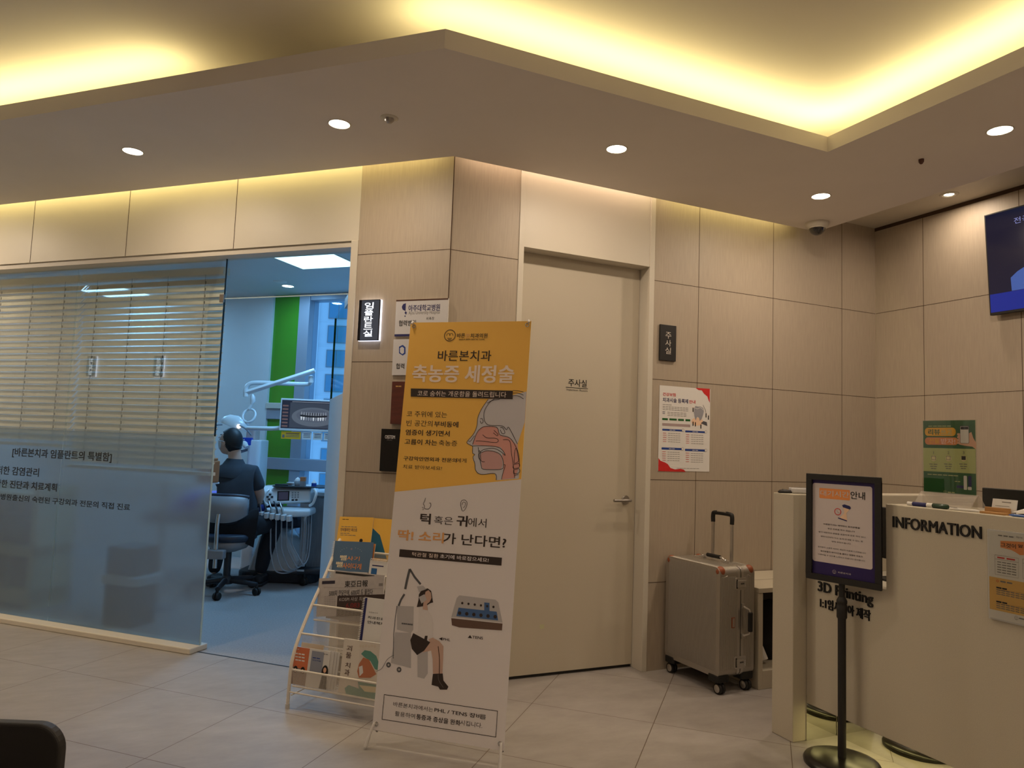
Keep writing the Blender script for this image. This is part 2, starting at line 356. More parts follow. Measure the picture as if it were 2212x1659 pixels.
# light strips: cove and wall wash
YEL = (1.0, 0.85, 0.40)
def strip(p, q, z, up, power, color, label, group):
    p, q = Vector((*p, z)), Vector((*q, z)); d = (q-p); L = d.length; x = d.normalized(); y = Vector((-x.y, x.x, 0))
    M = frame((p+q)/2, x, y); t = thing('cove_light', label, 'light', M, group)
    b = MB(); b.box(-L/2, L/2, -0.008, 0.008, -0.004 if up else 0.003, -0.003 if up else 0.004, m_paper); b.build('mounting_strip', t)
    R = Matrix.Rotation(math.pi if up else 0, 4, 'X'); area('lamp', t, R, L, 0.012, power*L, color); return t
c1 = off_in(0.16)
def lerp(a, b, t): return (a[0]+(b[0]-a[0])*t, a[1]+(b[1]-a[1])*t)
strip(c1[0], W2(-2.62, nI+0.16), ZL+0.008, True, P_COVE, YEL, 'hidden yellow light strip in the cove above the glass wall', None)
strip(W2(-1.40, nI+0.16), c1[1], ZL+0.008, True, P_COVE, YEL, 'short hidden yellow light strip in the cove at its outer corner', None)
strip(c1[1], c1[2], ZL+0.008, True, P_COVE, YEL, 'hidden yellow light strip in the cove facing the door wall', None)
strip(c1[2], c1[3], ZL+0.008, True, P_COVE, YEL, 'hidden yellow light strip in the cove over the desk', None)
WA = (1.0, 0.82, 0.34)
strip(W2(-7.9, 3.37), W2(-1.66, 3.37), ZG-0.012, False, P_WASH, WA, 'hidden light strip washing down the panels over the glass wall', None)
strip((1.26, 3.525), (2.5, 3.525), ZG-0.012, False, P_WASH, (1.0, 0.74, 0.52), 'hidden warm light strip washing the wall above the door', None)
strip((2.55, 3.525), (3.55, 3.525), ZG-0.012, False, P_WASH*0.9, (1.0, 0.82, 0.36), 'hidden yellow light strip washing the tiles beside the door', None)

# recessed lamps
m_lamp = lum((1.0, 0.86, 0.68), 5.0, 'lamp_glow')
def downlight(x, y, z, label, r=0.048, group='round recessed downlights in the dropped ceiling', power=P_DOWN, color=WARM, gl=None, spread=180):
    t = thing('downlight', label, 'ceiling light', T(x, y, z), group)
    b = MB(); b.lathe([(r, 0.0), (r+0.001, -0.002), (r+0.006, -0.003), (r+0.008, 0.0)], m_white); b.build('trim_ring', t)
    b = MB(); b.lathe([(0.0001, -0.0005), (r, -0.0005)], gl or m_lamp, 24); b.build('diffuser', t)
    area('lamp', t, Matrix.Translation((0, 0, -0.004)), r*1.8, r*1.8, power, color, 'DISK', spread); return t
k = 1.485/1.21
for x, y, lb in ((-0.303, 3.478, 'leftmost round downlight in the dropped ceiling, above the glass wall'), (0.455, 2.754, 'round downlight in the dropped ceiling beside the small sprinkler, before the outer corner'),
              (1.514, 2.432, 'round downlight in the dropped ceiling in front of the door'), (2.636, 2.424, 'round downlight nearest the dome camera'), (2.642, 1.609, 'round downlight nearest the television, at the right edge')):
    downlight(x*k, y*k, ZS, lb)
for x, y, lb, pw in ((3.24, 0.6, 'round downlight over the middle of the desk, outside the frame', 1), (3.24, -0.8, 'round downlight over the far part of the desk, outside the frame', 1), (3.24, -2.2, 'round downlight at the end of the desk, outside the frame', 1), (-2.1, 5.8, 'round downlight in the corridor along the glass wall, outside the frame', 2.2), (-3.1, 6.6, 'round downlight at the far end of the corridor, outside the frame', 2.2), (-4.4, 5.2, 'round downlight before the corridor wall, outside the frame', 2.2)):
    downlight(x, y, ZS, lb, power=P_DOWN*pw)
for x, y, lb in ((-0.5, -2.5, 'at the back'), (1.2, -2.5, 'at the back by the desk'), (-2.5, -1.0, 'far to one side'), (-0.8, 0.3, 'just behind the viewer'), (1.1, 0.2, 'beside the viewer, towards the desk'), (-3.0, 1.6, 'towards the corridor')):
    downlight(x, y, ZU, 'round downlight in the raised ceiling outside the frame, '+lb, power=P_DOWN*1.0, group='round downlights in the raised ceiling')  # unseen lamps added around and behind the viewer for ambient light
f2 = hit(Matrix.Identity(4), 2050, 420, 'z', ZG)
t = thing('spotlight', 'small recessed spotlight with a gimbal ring above the television wall', 'ceiling light', T(f2.x, f2.y, ZG))
b = MB(); b.lathe([(0.033, -0.001), (0.036, -0.006), (0.05, -0.004), (0.055, 0)], m_white); b.build('gimbal_ring', t)
b = MB(); b.lathe([(0.0001, -0.001), (0.028, -0.001)], m_lamp, 24); b.build('bulb', t)
area('lamp', t, Matrix.Translation((0, 0, -0.006)), 0.05, 0.05, P_DOWN*0.45, WARM, 'DISK', 170)
for px, py, lb in ((841, 255, 'small round sprinkler head in the dropped ceiling beside a downlight'), (1990, 344, 'tiny grey sprinkler in the dropped ceiling above the desk')):
    q = hit(Matrix.Identity(4), px, py, 'z', ZS); t = thing('sprinkler', lb, 'sprinkler', T(q.x, q.y, ZS)); r = 1.0 if px < 1000 else 0.5
    if r == 1.0: b = MB(); b.lathe([(0.0001, -0.004), (0.03, -0.005), (0.042, -0.001), (0.042, 0)], m_white); b.build('cover_plate', t)
    b = MB(); b.lathe([(0.017*r+0.004, -0.001), (0.018*r+0.003, -0.014), (0.012*r, -0.024), (0.0001, -0.026)], m_steel if r == 1 else m_brown); b.build('head', t)
q = hit(Matrix.Identity(4), 1762, 484, 'z', ZS)
t = thing('dome_camera', 'white security dome camera with a dark lens under the ceiling corner', 'security camera', T(3.60, 3.34, ZS))
b = MB(); b.lathe([(0.072, 0), (0.072, -0.012), (0.066, -0.026), (0.052, -0.034)], m_white); b.build('housing', t)
b = MB(); b.ball((0, 0, -0.032), 0.05, mat('smoked_dome', (25, 22, 22), rough=0.08, coat=1.0), a0=-90, a1=0, seg=28); b.build('dome', t)
b = MB(); b.tube([(0.052*math.cos(a/20*math.pi*2), 0.052*math.sin(a/20*math.pi*2), -0.036) for a in range(20)], 0.004, m_white, 6, closed=True); b.build('rim', t)

# treatment room shell
m_rw = mat('clinic_wall_paint', linc=True, c=(0.62, 0.64, 0.64), rough=0.6, noise=0.02, nscale=3)
NB = 6.27
b = MB(); b.prism([W2(-8.2, 3.56), W2(-2.1, 3.56), W2(-2.1, 6.5), W2(-8.2, 6.5)], 2.77, 2.85, m_rw); struct(b.build('ceiling_clinic'))
b = MB(); b.prism([W2(-8.3, 3.5), W2(-8.2, 3.5), W2(-8.2, 6.5), W2(-8.3, 6.5)], 0, 2.85, m_rw); struct(b.build('wall_clinic_left'))
b = MB(); b.prism([W2(-2.14, 3.565), W2(-2.04, 3.565), W2(-2.04, 6.5), W2(-2.14, 6.5)], 0, 2.85, m_rw); struct(b.build('wall_clinic_right'))
MR2 = frame(NA*NB, DA, NA)
b = MB(); b.box(-8.2, -4.955, 0, 0.2, 0, 2.77, m_rw); struct(b.build('wall_clinic_back', None, MR2))
m_alu = mat('grey_blue_aluminium', linc=True, c=(0.33, 0.36, 0.42), rough=0.45, metal=0.2)
m_gpan = mat('green_panel', linc=True, c=(0.07, 0.30, 0.02), rough=0.25, noise=0.05, nscale=2)
b = MB()
for z0, z1 in ((0.0, 0.93), (1.05, 1.45), (1.62, 2.77)): b.box(-4.955, -4.62, 0.03, 0.2, z0, z1, m_gpan)
struct(b.build('wall_clinic_panel', None, MR2))
b = MB()
b.box(-4.955, -4.62, -0.02, 0.15, 1.56, 1.62, m_white); b.box(-4.955, -4.62, 0.0, 0.15, 1.45, 1.56, m_alu); b.box(-4.955, -2.14, -0.02, 0.15, 0.93, 1.05, m_alu)
b.box(-4.62, -4.49, -0.01, 0.16, 0, 2.77, m_alu); b.box(-3.2, -3.1, -0.01, 0.16, 0, 2.77, m_alu); b.box(-4.49, -2.14, 0, 0.15, 2.70, 2.77, m_alu); b.box(-4.49, -2.14, 0, 0.15, 0, 0.30, m_alu)
wf = struct(b.build('window_1', None, MR2, bev=0.004))
b = MB(); b.box(-4.49, -2.14, 0.07, 0.08, 0.3, 2.70, glass_mat('window_glass', (0.85, 0.95, 1.0))); b.build('pane', wf)
# light panel and lamps of the treatment room
COOL = (0.24, 0.58, 1.0)
t = thing('light_panel', 'square flat light panel glowing pale blue in the treatment room ceiling', 'ceiling light', frame(DA*-3.6+NA*5.07+Z*2.768, DA, NA))
b = MB(); b.box(-0.29, 0.29, -0.225, 0.225, -0.004, 0, lum((0.50, 0.80, 1.0), 2.2, 'panel_glow')); b.build('diffuser', t)
b = MB()
for x0, x1, y0, y1 in ((-0.30, -0.29, -0.235, 0.235), (0.29, 0.30, -0.235, 0.235), (-0.29, 0.29, -0.235, -0.225), (-0.29, 0.29, 0.225, 0.235)): b.box(x0, x1, y0, y1, -0.006, 0, m_white)
b.build('frame', t); area('lamp', t, Matrix.Translation((0, 0, -0.008)), 0.56, 0.44, P_ROOM*9, COOL)
for s_, n_ in ((-6.7, 5.8),):  # extra panel lamp added for the room's light, hidden behind the blinds
    t = thing('light_panel', 'square flat light panel over the hidden end of the treatment room', 'ceiling light', frame(DA*s_+NA*n_+Z*2.768, DA, NA))
    b = MB(); b.box(-0.3, 0.3, -0.3, 0.3, -0.004, 0, MATS['panel_glow']); b.build('diffuser', t); area('lamp', t, Matrix.Translation((0, 0, -0.008)), 0.58, 0.58, P_ROOM*9, COOL)
q = hit(Matrix.Identity(4), 622, 618, 'z', 2.77); downlight(q.x, q.y, 2.769, 'bright round downlight in the treatment room ceiling', 0.055, 'treatment room downlights', P_ROOM*1.5, COOL, lum((0.6, 0.9, 1.0), 2.5, 'cool_glow'))
q = hit(Matrix.Identity(4), 605, 608, 'z', 2.77); t = thing('ceiling_disc', 'pale round ceiling disc beside the bright downlight of the treatment room', 'ceiling speaker', T(q.x, q.y, 2.77))
b = MB(); b.lathe([(0.0001, -0.006), (0.06, -0.006), (0.066, 0)], m_paper); b.build('grille', t)  # plain pale disc set next to the downlight

# glass wall
m_gl = glass_mat('clear_glass', (0.95, 0.98, 0.97)); m_fr = frosted_mat('frosted_film', rough=0.27, body=0.30)
MG = frame(NA*3.51, DA, NA)
m_ge = mat('glass_edge', (14, 30, 40), rough=0.2)
def pane(name, x0, x1, z0, z1, zf, label):
    t = thing(name, label, 'glass panel', MG @ Matrix.Translation((x0, 0, 0)))
    b = MB(); b.box(0, x1-x0, 0, 0.01, z0, z1, m_gl); b.build('pane', t)
    if zf: b = MB(); b.box(0.001, x1-x0-0.001, -0.0022, -0.0008, z0, zf, m_fr); b.build('frosted_film', t)
    return t
gp = pane('glass_panel', -4.372, -3.140, 0.03, 2.36, 1.265, 'fixed glass panel beside the open doorway, frosted on its lower half')
b = MB(); b.box(1.229, 1.2325, -0.001, 0.011, 1.265, 2.36, m_ge); b.box(1.229, 1.2325, -0.001, 0.011, 0.03, 1.265, mat('pale_glass_edge', (190, 215, 220), rough=0.2)); b.build('polished_edge', gp)
pane('glass_panel', -5.62, -4.376, 0.03, 2.36, 1.265, 'leftmost glass panel in view, frosted on its lower half')
pane('glass_panel', -6.87, -5.624, 0.03, 2.36, 1.265, 'glass panel beyond the frame edge')
pane('glass_panel', -8.12, -6.874, 0.03, 2.36, 1.265, 'farthest glass panel at the end of the glass wall')
tp = thing('transom_panel', 'clear glass transom above the doorway of the treatment room', 'glass panel', MG @ Matrix.Translation((-3.134, 0, 0)))
b = MB(); b.box(0, 0.93, 0, 0.01, 2.11, 2.36, m_gl); b.build('pane', tp)
b = MB(); b.box(0, 0.93, -0.001, 0.011, 2.106, 2.111, MATS['pale_glass_edge']); b.build('polished_edge', tp)
b = MB(); b.box(1.205, 1.236, -0.012, 0.0, 2.085, 2.135, m_steel); b.build('clip', gp, bev=0.002)
b = MB(); b.box(-4.99, -3.134, -0.085, 0.06, 0.0, 0.034, mat('cream_rail', linc=True, c=(0.7, 0.64, 0.54), rough=0.4)); b.box(-8.1, -4.992, -0.085, 0.06, 0.0, 0.034, MATS['cream_rail']); struct(b.build('trim_7', None, MG, bev=0.006))
# open glass door leaf
H0 = DA*-2.235+NA*3.50; d0 = ray(713, 900); a0 = math.atan2(d0.y, d0.x); L0 = H0.length+0.86
E0 = Vector((math.cos(a0), math.sin(a0), 0))*L0
dv = (E0-H0); DL = dv.length; xd = dv.normalized(); yd = Vector((-xd.y, xd.x, 0))
t = thing('glass_door', 'frameless glass door swung open into the treatment room, frosted low down', 'door', frame(H0, xd, yd))
b = MB(); b.box(0, DL, -0.006, 0.006, 0.012, 2.095, glass_mat('door_glass', (0.9, 0.96, 0.97), 0.12)); b.build('pane', t)
b = MB(); b.box(0.002, DL-0.002, 0.0065, 0.008, 0.012, 1.54, frosted_mat('door_film', body=0.75, bc=(0.80, 0.88, 0.92))); b.build('frosted_film', t)
b = MB(); b.box(DL, DL+0.004, -0.0065, 0.0065, 1.0, 2.095, m_ge); b.build('polished_edge', t)
b = MB(); b.box(-0.03, 0.14, -0.02, 0.02, 2.04, 2.10, m_steel); b.box(-0.03, 0.14, -0.02, 0.02, 0.0, 0.08, m_steel); b.build('patch_fitting', t, bev=0.003)
# vinyl lettering on the film
for tx_, pa, pb, lb in (('[바른본치과 임플란트의 특별함]', (29, 967), (241, 1000), 'black Korean heading in brackets stuck on the frosted glass'), ('철저한 감염관리', (-20, 1005), (84, 1030), 'first and shortest line of black lettering under the bracketed heading on the glass'),
        ('정확한 진단과 치료계획', (-22, 1034), (123, 1062), 'second line of black lettering under the bracketed heading on the glass'), ('대학병원출신의 숙련된 구강외과 전문의 직접 진료', (-22, 1064), (281, 1103), 'longest and lowest line of black lettering on the frosted glass')):
    a = Art(MG, 0.003); a.t(tx_, pa, pb, m_blackp, 0, 0.03); tag(a.build('vinyl_lettering', None, MG), lb, 'lettering', 'vinyl lettering lines on the glass wall')

# blinds
m_slat = mat('cream_blind_slat', linc=True, c=(0.86, 0.76, 0.60), rough=0.55)
m_cord = mat('dark_cord', (45, 40, 38), rough=0.8)
MBL = frame(NA*3.64, DA, NA)
def blind(x0, x1, zb, label):
    t = thing('venetian_blind', label, 'blind', MBL @ Matrix.Translation((x0, 0, 2.34)), 'wide slat blinds behind the glass wall'); Wd = x1-x0
    b = MB(); b.box(0, Wd, -0.03, 0.03, -0.045, 0, m_slat); b.build('headrail', t)
    b = MB(); z = -0.085; tilt = math.radians(50); zs = []
    while z > zb-2.34+0.03:
        zs.append(z); M = Matrix.Translation((0, 0, z)) @ Matrix.Rotation(tilt, 4, 'X'); b.box(0.0, Wd, -0.026, 0.026, -0.0014, 0.0014, m_slat, M); z -= 0.0435
    b.build('slats', t)
    b = MB(); b.box(0, Wd, -0.026, 0.026, zs[-1]-0.062, zs[-1]-0.042, m_slat); b.build('bottom_rail', t)
    nc = max(2, round(Wd/0.28)); b = MB()
    for i in range(nc):
        x = 0.14+(Wd-0.28)*i/(nc-1)
        b.box(x-0.001, x+0.001, -0.0275, -0.0262, zs[-1]-0.05, -0.04, m_cord)
        for z in zs: b.box(x-0.0018, x+0.0018, -0.024, -0.018, z-0.02, z-0.002, m_cord)
    b.build('ladder_cord', t)
blind(-4.455, -3.252, 1.045, 'cream wide-slat blind behind the glass panel nearest the doorway')
blind(-5.70, -4.475, 1.14, 'cream wide-slat blind farther along the glass wall, ending slightly higher')
blind(-6.95, -5.72, 1.14, 'cream wide-slat blind beyond the frame edge')

# ------------------------------------------------------------ injection room door
m_door = mat('cream_door', linc=True, c=(0.515, 0.46, 0.365), rough=0.5, noise=0.015, nscale=2)
b = MB(); b.box(1.606, 1.638, -0.006, 0.2, 0, ZG, m_white); b.box(2.480, 2.515, -0.006, 0.2, 0, ZG, m_white); b.box(1.638, 2.48, 0.12, 0.2, 2.37, 2.40, m_white); struct(b.build('trim_8', None, MBW, bev=0.002))
b = MB(); b.box(1.64, 2.478, 0.097, 0.14, 0.018, 2.385, m_door); d1 = struct(b.build('door_1', None, MBW, bev=0.0015))
b = MB(); b.box(1.64, 2.478, 0.11, 0.16, 0.0005, 0.0175, m_black); struct(b.build('door_gap_shade', None, MBW))  # black strip standing in for the shade in the gap under the door
hd = hit(MBW, 1352, 1080, 'y', 0.09)
b = MB(); b.lathe([(0.026, 0), (0.027, 0.006), (0.024, 0.009)], m_steel, 28, Matrix.Translation((hd.x, 0.097, hd.z)) @ Matrix.Rotation(math.pi/2, 4, 'X'))
b.tube(smooth_path([(hd.x, 0.09, hd.z), (hd.x, 0.05, hd.z), (hd.x-0.008, 0.042, hd.z), (hd.x-0.115, 0.04, hd.z)], 5), 0.0085, m_steel, 12); b.build('door_handle', d1)
G = MBW @ Matrix.Translation((0, 0.0965, 0)); a = Art(G, 0.0, 0.0004)
a.t('주사실', (1228, 818), (1267, 837), m_blackp, 1, 0.02); a.t('Injection Room', (1224, 839), (1269, 848), m_blackp, 1)
a.line([(1222, 836.5), (1270, 840)], 0.0035, m_blackp, 1, False); a.build('door_lettering', d1, Matrix.Translation((0, 0.0965, 0)))
a = Art(G); a.rrect((1166, 1349), (1175, 1358), 0.004, mat('pale_sticker', (190, 190, 150)), 1); tag(a.build('sticker', None, G), 'tiny pale square sticker low on the cream door', 'sticker')

# ------------------------------------------------------------ signs and plaques
def plate(name, label, cat, M, px_a, px_b, th, m, stand=0.0, group=None, bev=0.0015):
    p = hit(M, *px_a, 'y', -th-stand); q = hit(M, *px_b, 'y', -th-stand)
    x0, x1, z1, z0 = p.x, q.x, p.z, q.z; Mx = M @ Matrix.Translation(((x0+x1)/2, -stand, z0)); t = thing(name, label, cat, Mx, group)
    w_ = (x1-x0)/2; b = MB(); b.box(-w_, w_, -th, 0, 0, z1-z0, m); b.build('panel', t, bev=bev); return t, w_, z1-z0, Mx
t, w_, h_, Mx = plate('door_sign', 'unlit black upright sign reading 주사실 beside the cream door', 'sign', MBW, (1427, 700), (1460, 781), 0.014, m_black)
b = MB()
for i, ch in enumerate('주사실'): b.text(ch, -0.0215, 0.0215, h_*(0.62-0.215*i), h_*(0.80-0.215*i), mat('sign_letter', (205, 195, 185)), -0.0143, 0.0)
b.build('lettering', t)
m_halo = lum((0.72, 0.78, 1.0), 1.8, 'halo_glow')
def litsign(M, pa, pb, chars, label, group=None, em=1.5):
    t, w_, h_, Mx = plate('lit_sign', label, 'sign', M, pa, pb, 0.012, m_blackg, 0.016, group)
    b = MB(); b.box(-w_-0.001, w_+0.001, 0.0005, 0.0155, -0.001, h_+0.001, m_halo); b.build('glow_edge', t)
    b = MB(); n = len(chars); hh = h_*0.86/n
    for i, ch in enumerate(chars): z = h_*0.93-hh*i; b.text(ch, -w_*0.42, w_*0.42, z-hh*0.86, z, lum((0.8, 0.88, 1.0), em, 'letter_glow'), -0.0125, 0.006)
    b.build('lettering', t); area('lamp', t, Matrix.Translation((0, -0.03, h_/2)) @ Matrix.Rotation(math.radians(90), 4, 'X'), w_*1.8, h_, 0.12, (0.75, 0.82, 1.0))
    return t
litsign(MA, (776, 648), (816, 735), '임플란트실', 'backlit black upright sign reading 임플란트실 beside the doorway')
# signs on the corridor wall that the glass reflects
MK = frame(NA*1.33, -DA, -NA)
def litsign2(s, z0, chars, label):
    Mx = MK @ Matrix.Translation((-s, -0.028, z0)); t = thing('lit_sign', label, 'sign', Mx); b = MB(); b.box(-0.06, 0.06, 0, 0.012, 0, 0.22, m_blackg); b.build('panel', t)
    b = MB(); b.box(-0.061, 0.061, 0.012, 0.027, -0.001, 0.221, m_halo); b.build('glow_edge', t); b = MB(); n = len(chars)
    for i, ch in enumerate(chars): z = 0.2-0.19/n*i; b.text(ch, -0.026, 0.026, z-0.17/n, z, MATS['letter_glow'], -0.0005, 0.006)
    b.build('lettering', t)
litsign2(-5.86, 1.83, '상담실', 'backlit black sign on the corridor wall, seen only as a reflection, nearer one')
litsign2(-6.78, 1.83, '치료실', 'backlit black sign on the corridor wall, seen only as a reflection, farther one')

m_plaq = mat('white_acrylic', linc=True, c=(0.62, 0.61, 0.62), rough=0.2, coat=0.4)
def plaque(pa, pb, label, m, fn, th=0.012, xmax=None):
    t, w_, h_, Mx = plate('wall_plaque', label, 'plaque', MA, pa, pb, th, m); a = Art(Mx @ Matrix.Translation((0, -th, 0)), 0.0002, 0.0003); fn(a, t, w_, h_)
    if a.v: a.build('lettering', t, Matrix.Translation((0, -th, 0)))
    return t
def f1(a, t, w_, h_):
    a.t('아주대학교병원', (883, 659), (950, 671), m_navy, 1, 0.02); a.t('Ajou University Hospital', (883, 672), (950, 680), m_grey, 1)
    a.shape([(877, 655), (871, 657), (868, 663), (870, 669), (876, 672)], m_navy); a.shape([(876, 672), (879, 675), (877, 680), (874, 676)], m_navy); a.disc((875, 683), 0.004, m_navy)
    a.t('위촉장', (921, 685), (938, 691), m_blackp, 1); a.t('협력병원', (862, 692), (898, 704), m_blackp, 1, 0.02)
    a.uvshape([(-w_, h_-0.008), (w_, h_-0.008), (w_, h_), (-w_, h_)], m_brown, 1); a.uvshape([(-w_, 0), (w_, 0), (w_, 0.012), (-w_, 0.012)], m_navy, 1)
plaque((856, 648), (965, 725), 'white plaque reading 아주대학교병원, topmost on the tiled pier', m_plaq, f1)
def f2_(a, t, w_, h_):
    a.shape([(862, 749), (870, 745), (876, 750), (876, 764), (870, 768), (862, 763)], m_blue); a.shape([(864, 752), (869, 749), (873, 752), (873, 762), (869, 765), (864, 761)], m_plaq, 2); a.t('협력', (856, 785), (873, 797), m_blackp, 1, 0.02)
plaque((850, 733), (960, 811), 'second white plaque down the tiled pier, mostly behind the banner', m_plaq, f2_)
def f3_(a, t, w_, h_): a.dash((855, 834), (868, 835), mat('gold_print', (200, 160, 90)), 1, 2, 0.006)
plaque((847, 824), (955, 919), 'reddish wooden plaque behind the banner edge', mat('mahogany', linc=True, c=(0.10, 0.022, 0.014), rough=0.3, noise=0.25, nscale=6, stretch=(1, 1, 8), coat=0.5), f3_, 0.02)
def f4_(a, t, w_, h_): a.t('OSSTEM', (832, 940), (853, 948), m_paper, 1, 0.02); a.t('IMPLANT', (836, 949), (848, 952), m_grey, 1)
plaque((824, 926), (940, 1024), 'black plaque with small white lettering, lowest on the tiled pier', m_blackg, f4_, 0.02)

# insurance poster
def sheet(name, label, cat, G, pa, pb, m, th=0.0006, group=None):
    p = hit(G, *pa, 'y', 0); q = hit(G, *pb, 'y', 0); b = Art(G); b.box(p.x, q.x, -th/2, th/2, q.z, p.z, m); b.lift = th/2; return b, p, q
G = MBW @ Matrix.Translation((0, -0.002, 0))
a, p, q = sheet('poster', '', '', G, (1425, 832), (1532, 1019), m_paper)
c = lambda x, y: (1400+x/4.147, 660+y/4.147)
a.shape([c(425, 738), c(553, 746), c(551, 872), c(540, 845), c(530, 815), c(500, 790), c(480, 760), c(450, 757)], m_red)
a.shape([c(92, 1366), c(110, 1390), c(150, 1405), c(175, 1420), c(200, 1455), c(240, 1468), c(290, 1462), c(320, 1470), c(337, 1490), c(90, 1483)], m_red)
a.t('건강보험', c(132, 778), c(246, 816), m_red, 2, 0.03); a.t('치과시술 등록제', c(131, 824), c(357, 878), m_navy, 2, 0.03); a.t('안내', c(368, 846), c(422, 880), m_red, 2, 0.03)
for i, y in enumerate((887, 905, 918, 932)): a.dash(c(130, y), c(215 if i == 0 else 362, y+(3 if i == 0 else 12)), m_grey, 2, 3 if i == 0 else 9, 0.0024)
for y in (952, 966, 980): a.dash(c(128, y), c(155, y+2), m_navy, 2, 1, 0.003) if y < 970 else None; a.dash(c(172, y+2), c(345, y+14), m_grey, 2, 6, 0.0024)
for x0, x1 in ((126, 176), (190, 256), (268, 320), (334, 377)): a.rrect(c(x0, 1007+(x0-126)*0.05), c(x1, 1028+(x0-126)*0.05), 0.002, m_green, 2)
a.shape([c(126, 1052), c(377, 1066), c(377, 1090), c(126, 1076)], mat('mauve_print', (170, 150, 150)), 1)
a.disc(c(440, 1040), 0.045, mat('peach_print', (235, 200, 170)), 1, 24, 0.55)
tooth = [c(412, 915), c(425, 900), c(445, 905), c(470, 905), c(492, 918), c(499, 950), c(490, 985), c(480, 1015), c(462, 1035), c(455, 1005), c(440, 995), c(432, 1012), c(425, 1030), c(416, 1000), c(410, 960)]
a.shape(tooth, mat('tooth_grey', (150, 150, 158)), 2); a.line([c(415, 915), c(440, 925), c(470, 915), c(490, 935)], 0.003, m_paper, 3); a.shape([c(470, 1055), c(495, 1035), c(525, 1045), c(530, 1080), c(505, 1070)], mat('dark_grey_print', (80, 80, 88)), 2)
for x, y in ((402, 915), (422, 1045), (402, 1040), (518, 965), (540, 985), (472, 1065)): a.rrect(c(x-4, y), c(x+4, y+38), 0.0008, m_blackp, 3); a.disc(c(x, y-4), 0.0022, m_skinp, 3, 10)
a.line([c(490, 890), c(512, 935), c(518, 960)], 0.002, m_blackp, 3)
for x0, x1, yy in ((126, 316, 1103), (332, 520, 1118), (120, 312, 1270), (330, 520, 1283)):
    a.rrect(c(x0, yy), c(x1, yy+26), 0.004, m_blue, 2); a.disc(c(x1-4, yy+14), 0.0085, m_paper, 3, 18); a.ring(c(x1-4, yy+14), 0.0085, 0.0012, m_grey, 4); a.dash(c((x0+x1)/2-30, yy+12), c((x0+x1)/2+25, yy+15), m_paper, 3, 2, 0.003)
    for k_ in range(5): a.dash(c(x0+6, yy+38+k_*19), c(x0+42, yy+40+k_*19), m_red, 2, 1, 0.0024); a.dash(c(x0+52, yy+40+k_*19), c(x0+165, yy+47+k_*19), m_grey, 2, 5, 0.0022)
a.dash(c(255, 1455), c(460, 1464), m_grey, 2, 7, 0.002)
tag(a.build('poster', None, G), 'white dental insurance poster with red corners on the tiles beside the door', 'poster')

# television
tv0 = Vector((4.36, 2.735, 2.163)); up = Vector((-0.066, 0, 0.9978)); xr = Vector((0, -1, 0)); GT = frame(tv0, xr, up.cross(xr), up)
p = hit(GT, 2126, 465, 'y', 0)
t = thing('television', 'wall television tilted down, showing a dark blue programme picture', 'television', GT); TW, TH = 1.09, p.z
b = MB(); b.box(0, TW, 0, 0.035, 0, TH, m_black); b.box(TW*0.3, TW*0.7, 0.035, 0.05, TH*0.3, TH*0.7, m_black); b.build('housing', t, bev=0.003)
m_scr = mat('screen_dark', (4, 4, 10), rough=0.15, em=(0.007, 0.007, 0.022), es=1.0); m_sb = mat('screen_blue', (4, 4, 10), rough=0.15, em=(0.008, 0.02, 0.22), es=1.0); m_sl = mat('screen_lightblue', (4, 4, 10), rough=0.15, em=(0.05, 0.10, 0.33), es=1.0); m_sw = mat('screen_text', (4, 4, 10), em=(0.2, 0.22, 0.5), es=1.0)
a = Art(GT, 0.0003, 0.0003); a.uvshape([(0.008, 0.014), (TW-0.008, 0.014), (TW-0.008, TH-0.008), (0.008, TH-0.008)], m_scr, 0)
a.uvshape([(0.008, 0.016), (TW-0.008, 0.016), (TW-0.008, 0.125), (0.008, 0.125)], m_sb, 1)
c = lambda x, y: (1700+x/4.32, 380+y/4.32)
q0 = a.P(*c(2103, 1140)); q1 = a.P(*c(2088, 950)); q2 = a.P(*c(2150, 890)); q3 = a.P(*c(2212, 850))
a.uvshape([(q0[0], 0.127), q1, q2, q3, (q3[0]+0.12, q3[1]+0.03), (q3[0]+0.2, q3[1]+0.02), (q3[0]+0.42, q2[1]), (q3[0]+0.45, 0.127)], m_sl, 1)
q4 = a.P(*c(2205, 620)); a.uvshape([(q4[0]+0.12+0.1*math.cos(i*0.314), q4[1]-0.02+0.12*math.sin(i*0.314)) for i in range(20)], mat('screen_face', (4, 4, 10), em=(0.05, 0.035, 0.05), es=1.0), 2)
tx = a.P(*c(2120, 450)); ty = a.P(*c(2120, 392)); a.text('전국 치과', tx[0], tx[0]+0.19, tx[1], ty[1], m_sw, a.y(2)); a.build('screen', t)

# ------------------------------------------------------------ reception desk
desk = thing('reception_desk', 'long cream reception desk lettered INFORMATION with a mirrored glowing plinth', 'reception desk', Matrix.Translation((2.64, 0, 0)))
Ld = Matrix.Identity(4)
YE, ZT = -2.4, 1.098
b = MB(); b.box(-0.08, 0.95, 2.507, 2.635, 0, 1.103, m_stone); b.build('end_panel', desk, bev=0.004)
b = MB(); pts = [(2.506, 0.165), (2.506, 0.752), (2.092, 0.752), (2.092, ZT), (YE, ZT), (YE, 0.165)]
b.prism(pts, 0, 0.05, m_stone, Matrix(((0, 0, 1, 0), (1, 0, 0, 0), (0, 1, 0, 0), (0, 0, 0, 1)))); b.build('front_panel', desk, bev=0.003)
b = MB(); b.box(0.052, 0.34, YE, 2.092, ZT-0.04, ZT, m_stone); b.box(0.052, 0.09, 2.05, 2.092, 0.74, ZT-0.04, m_stone); b.build('counter_top', desk, bev=0.003)
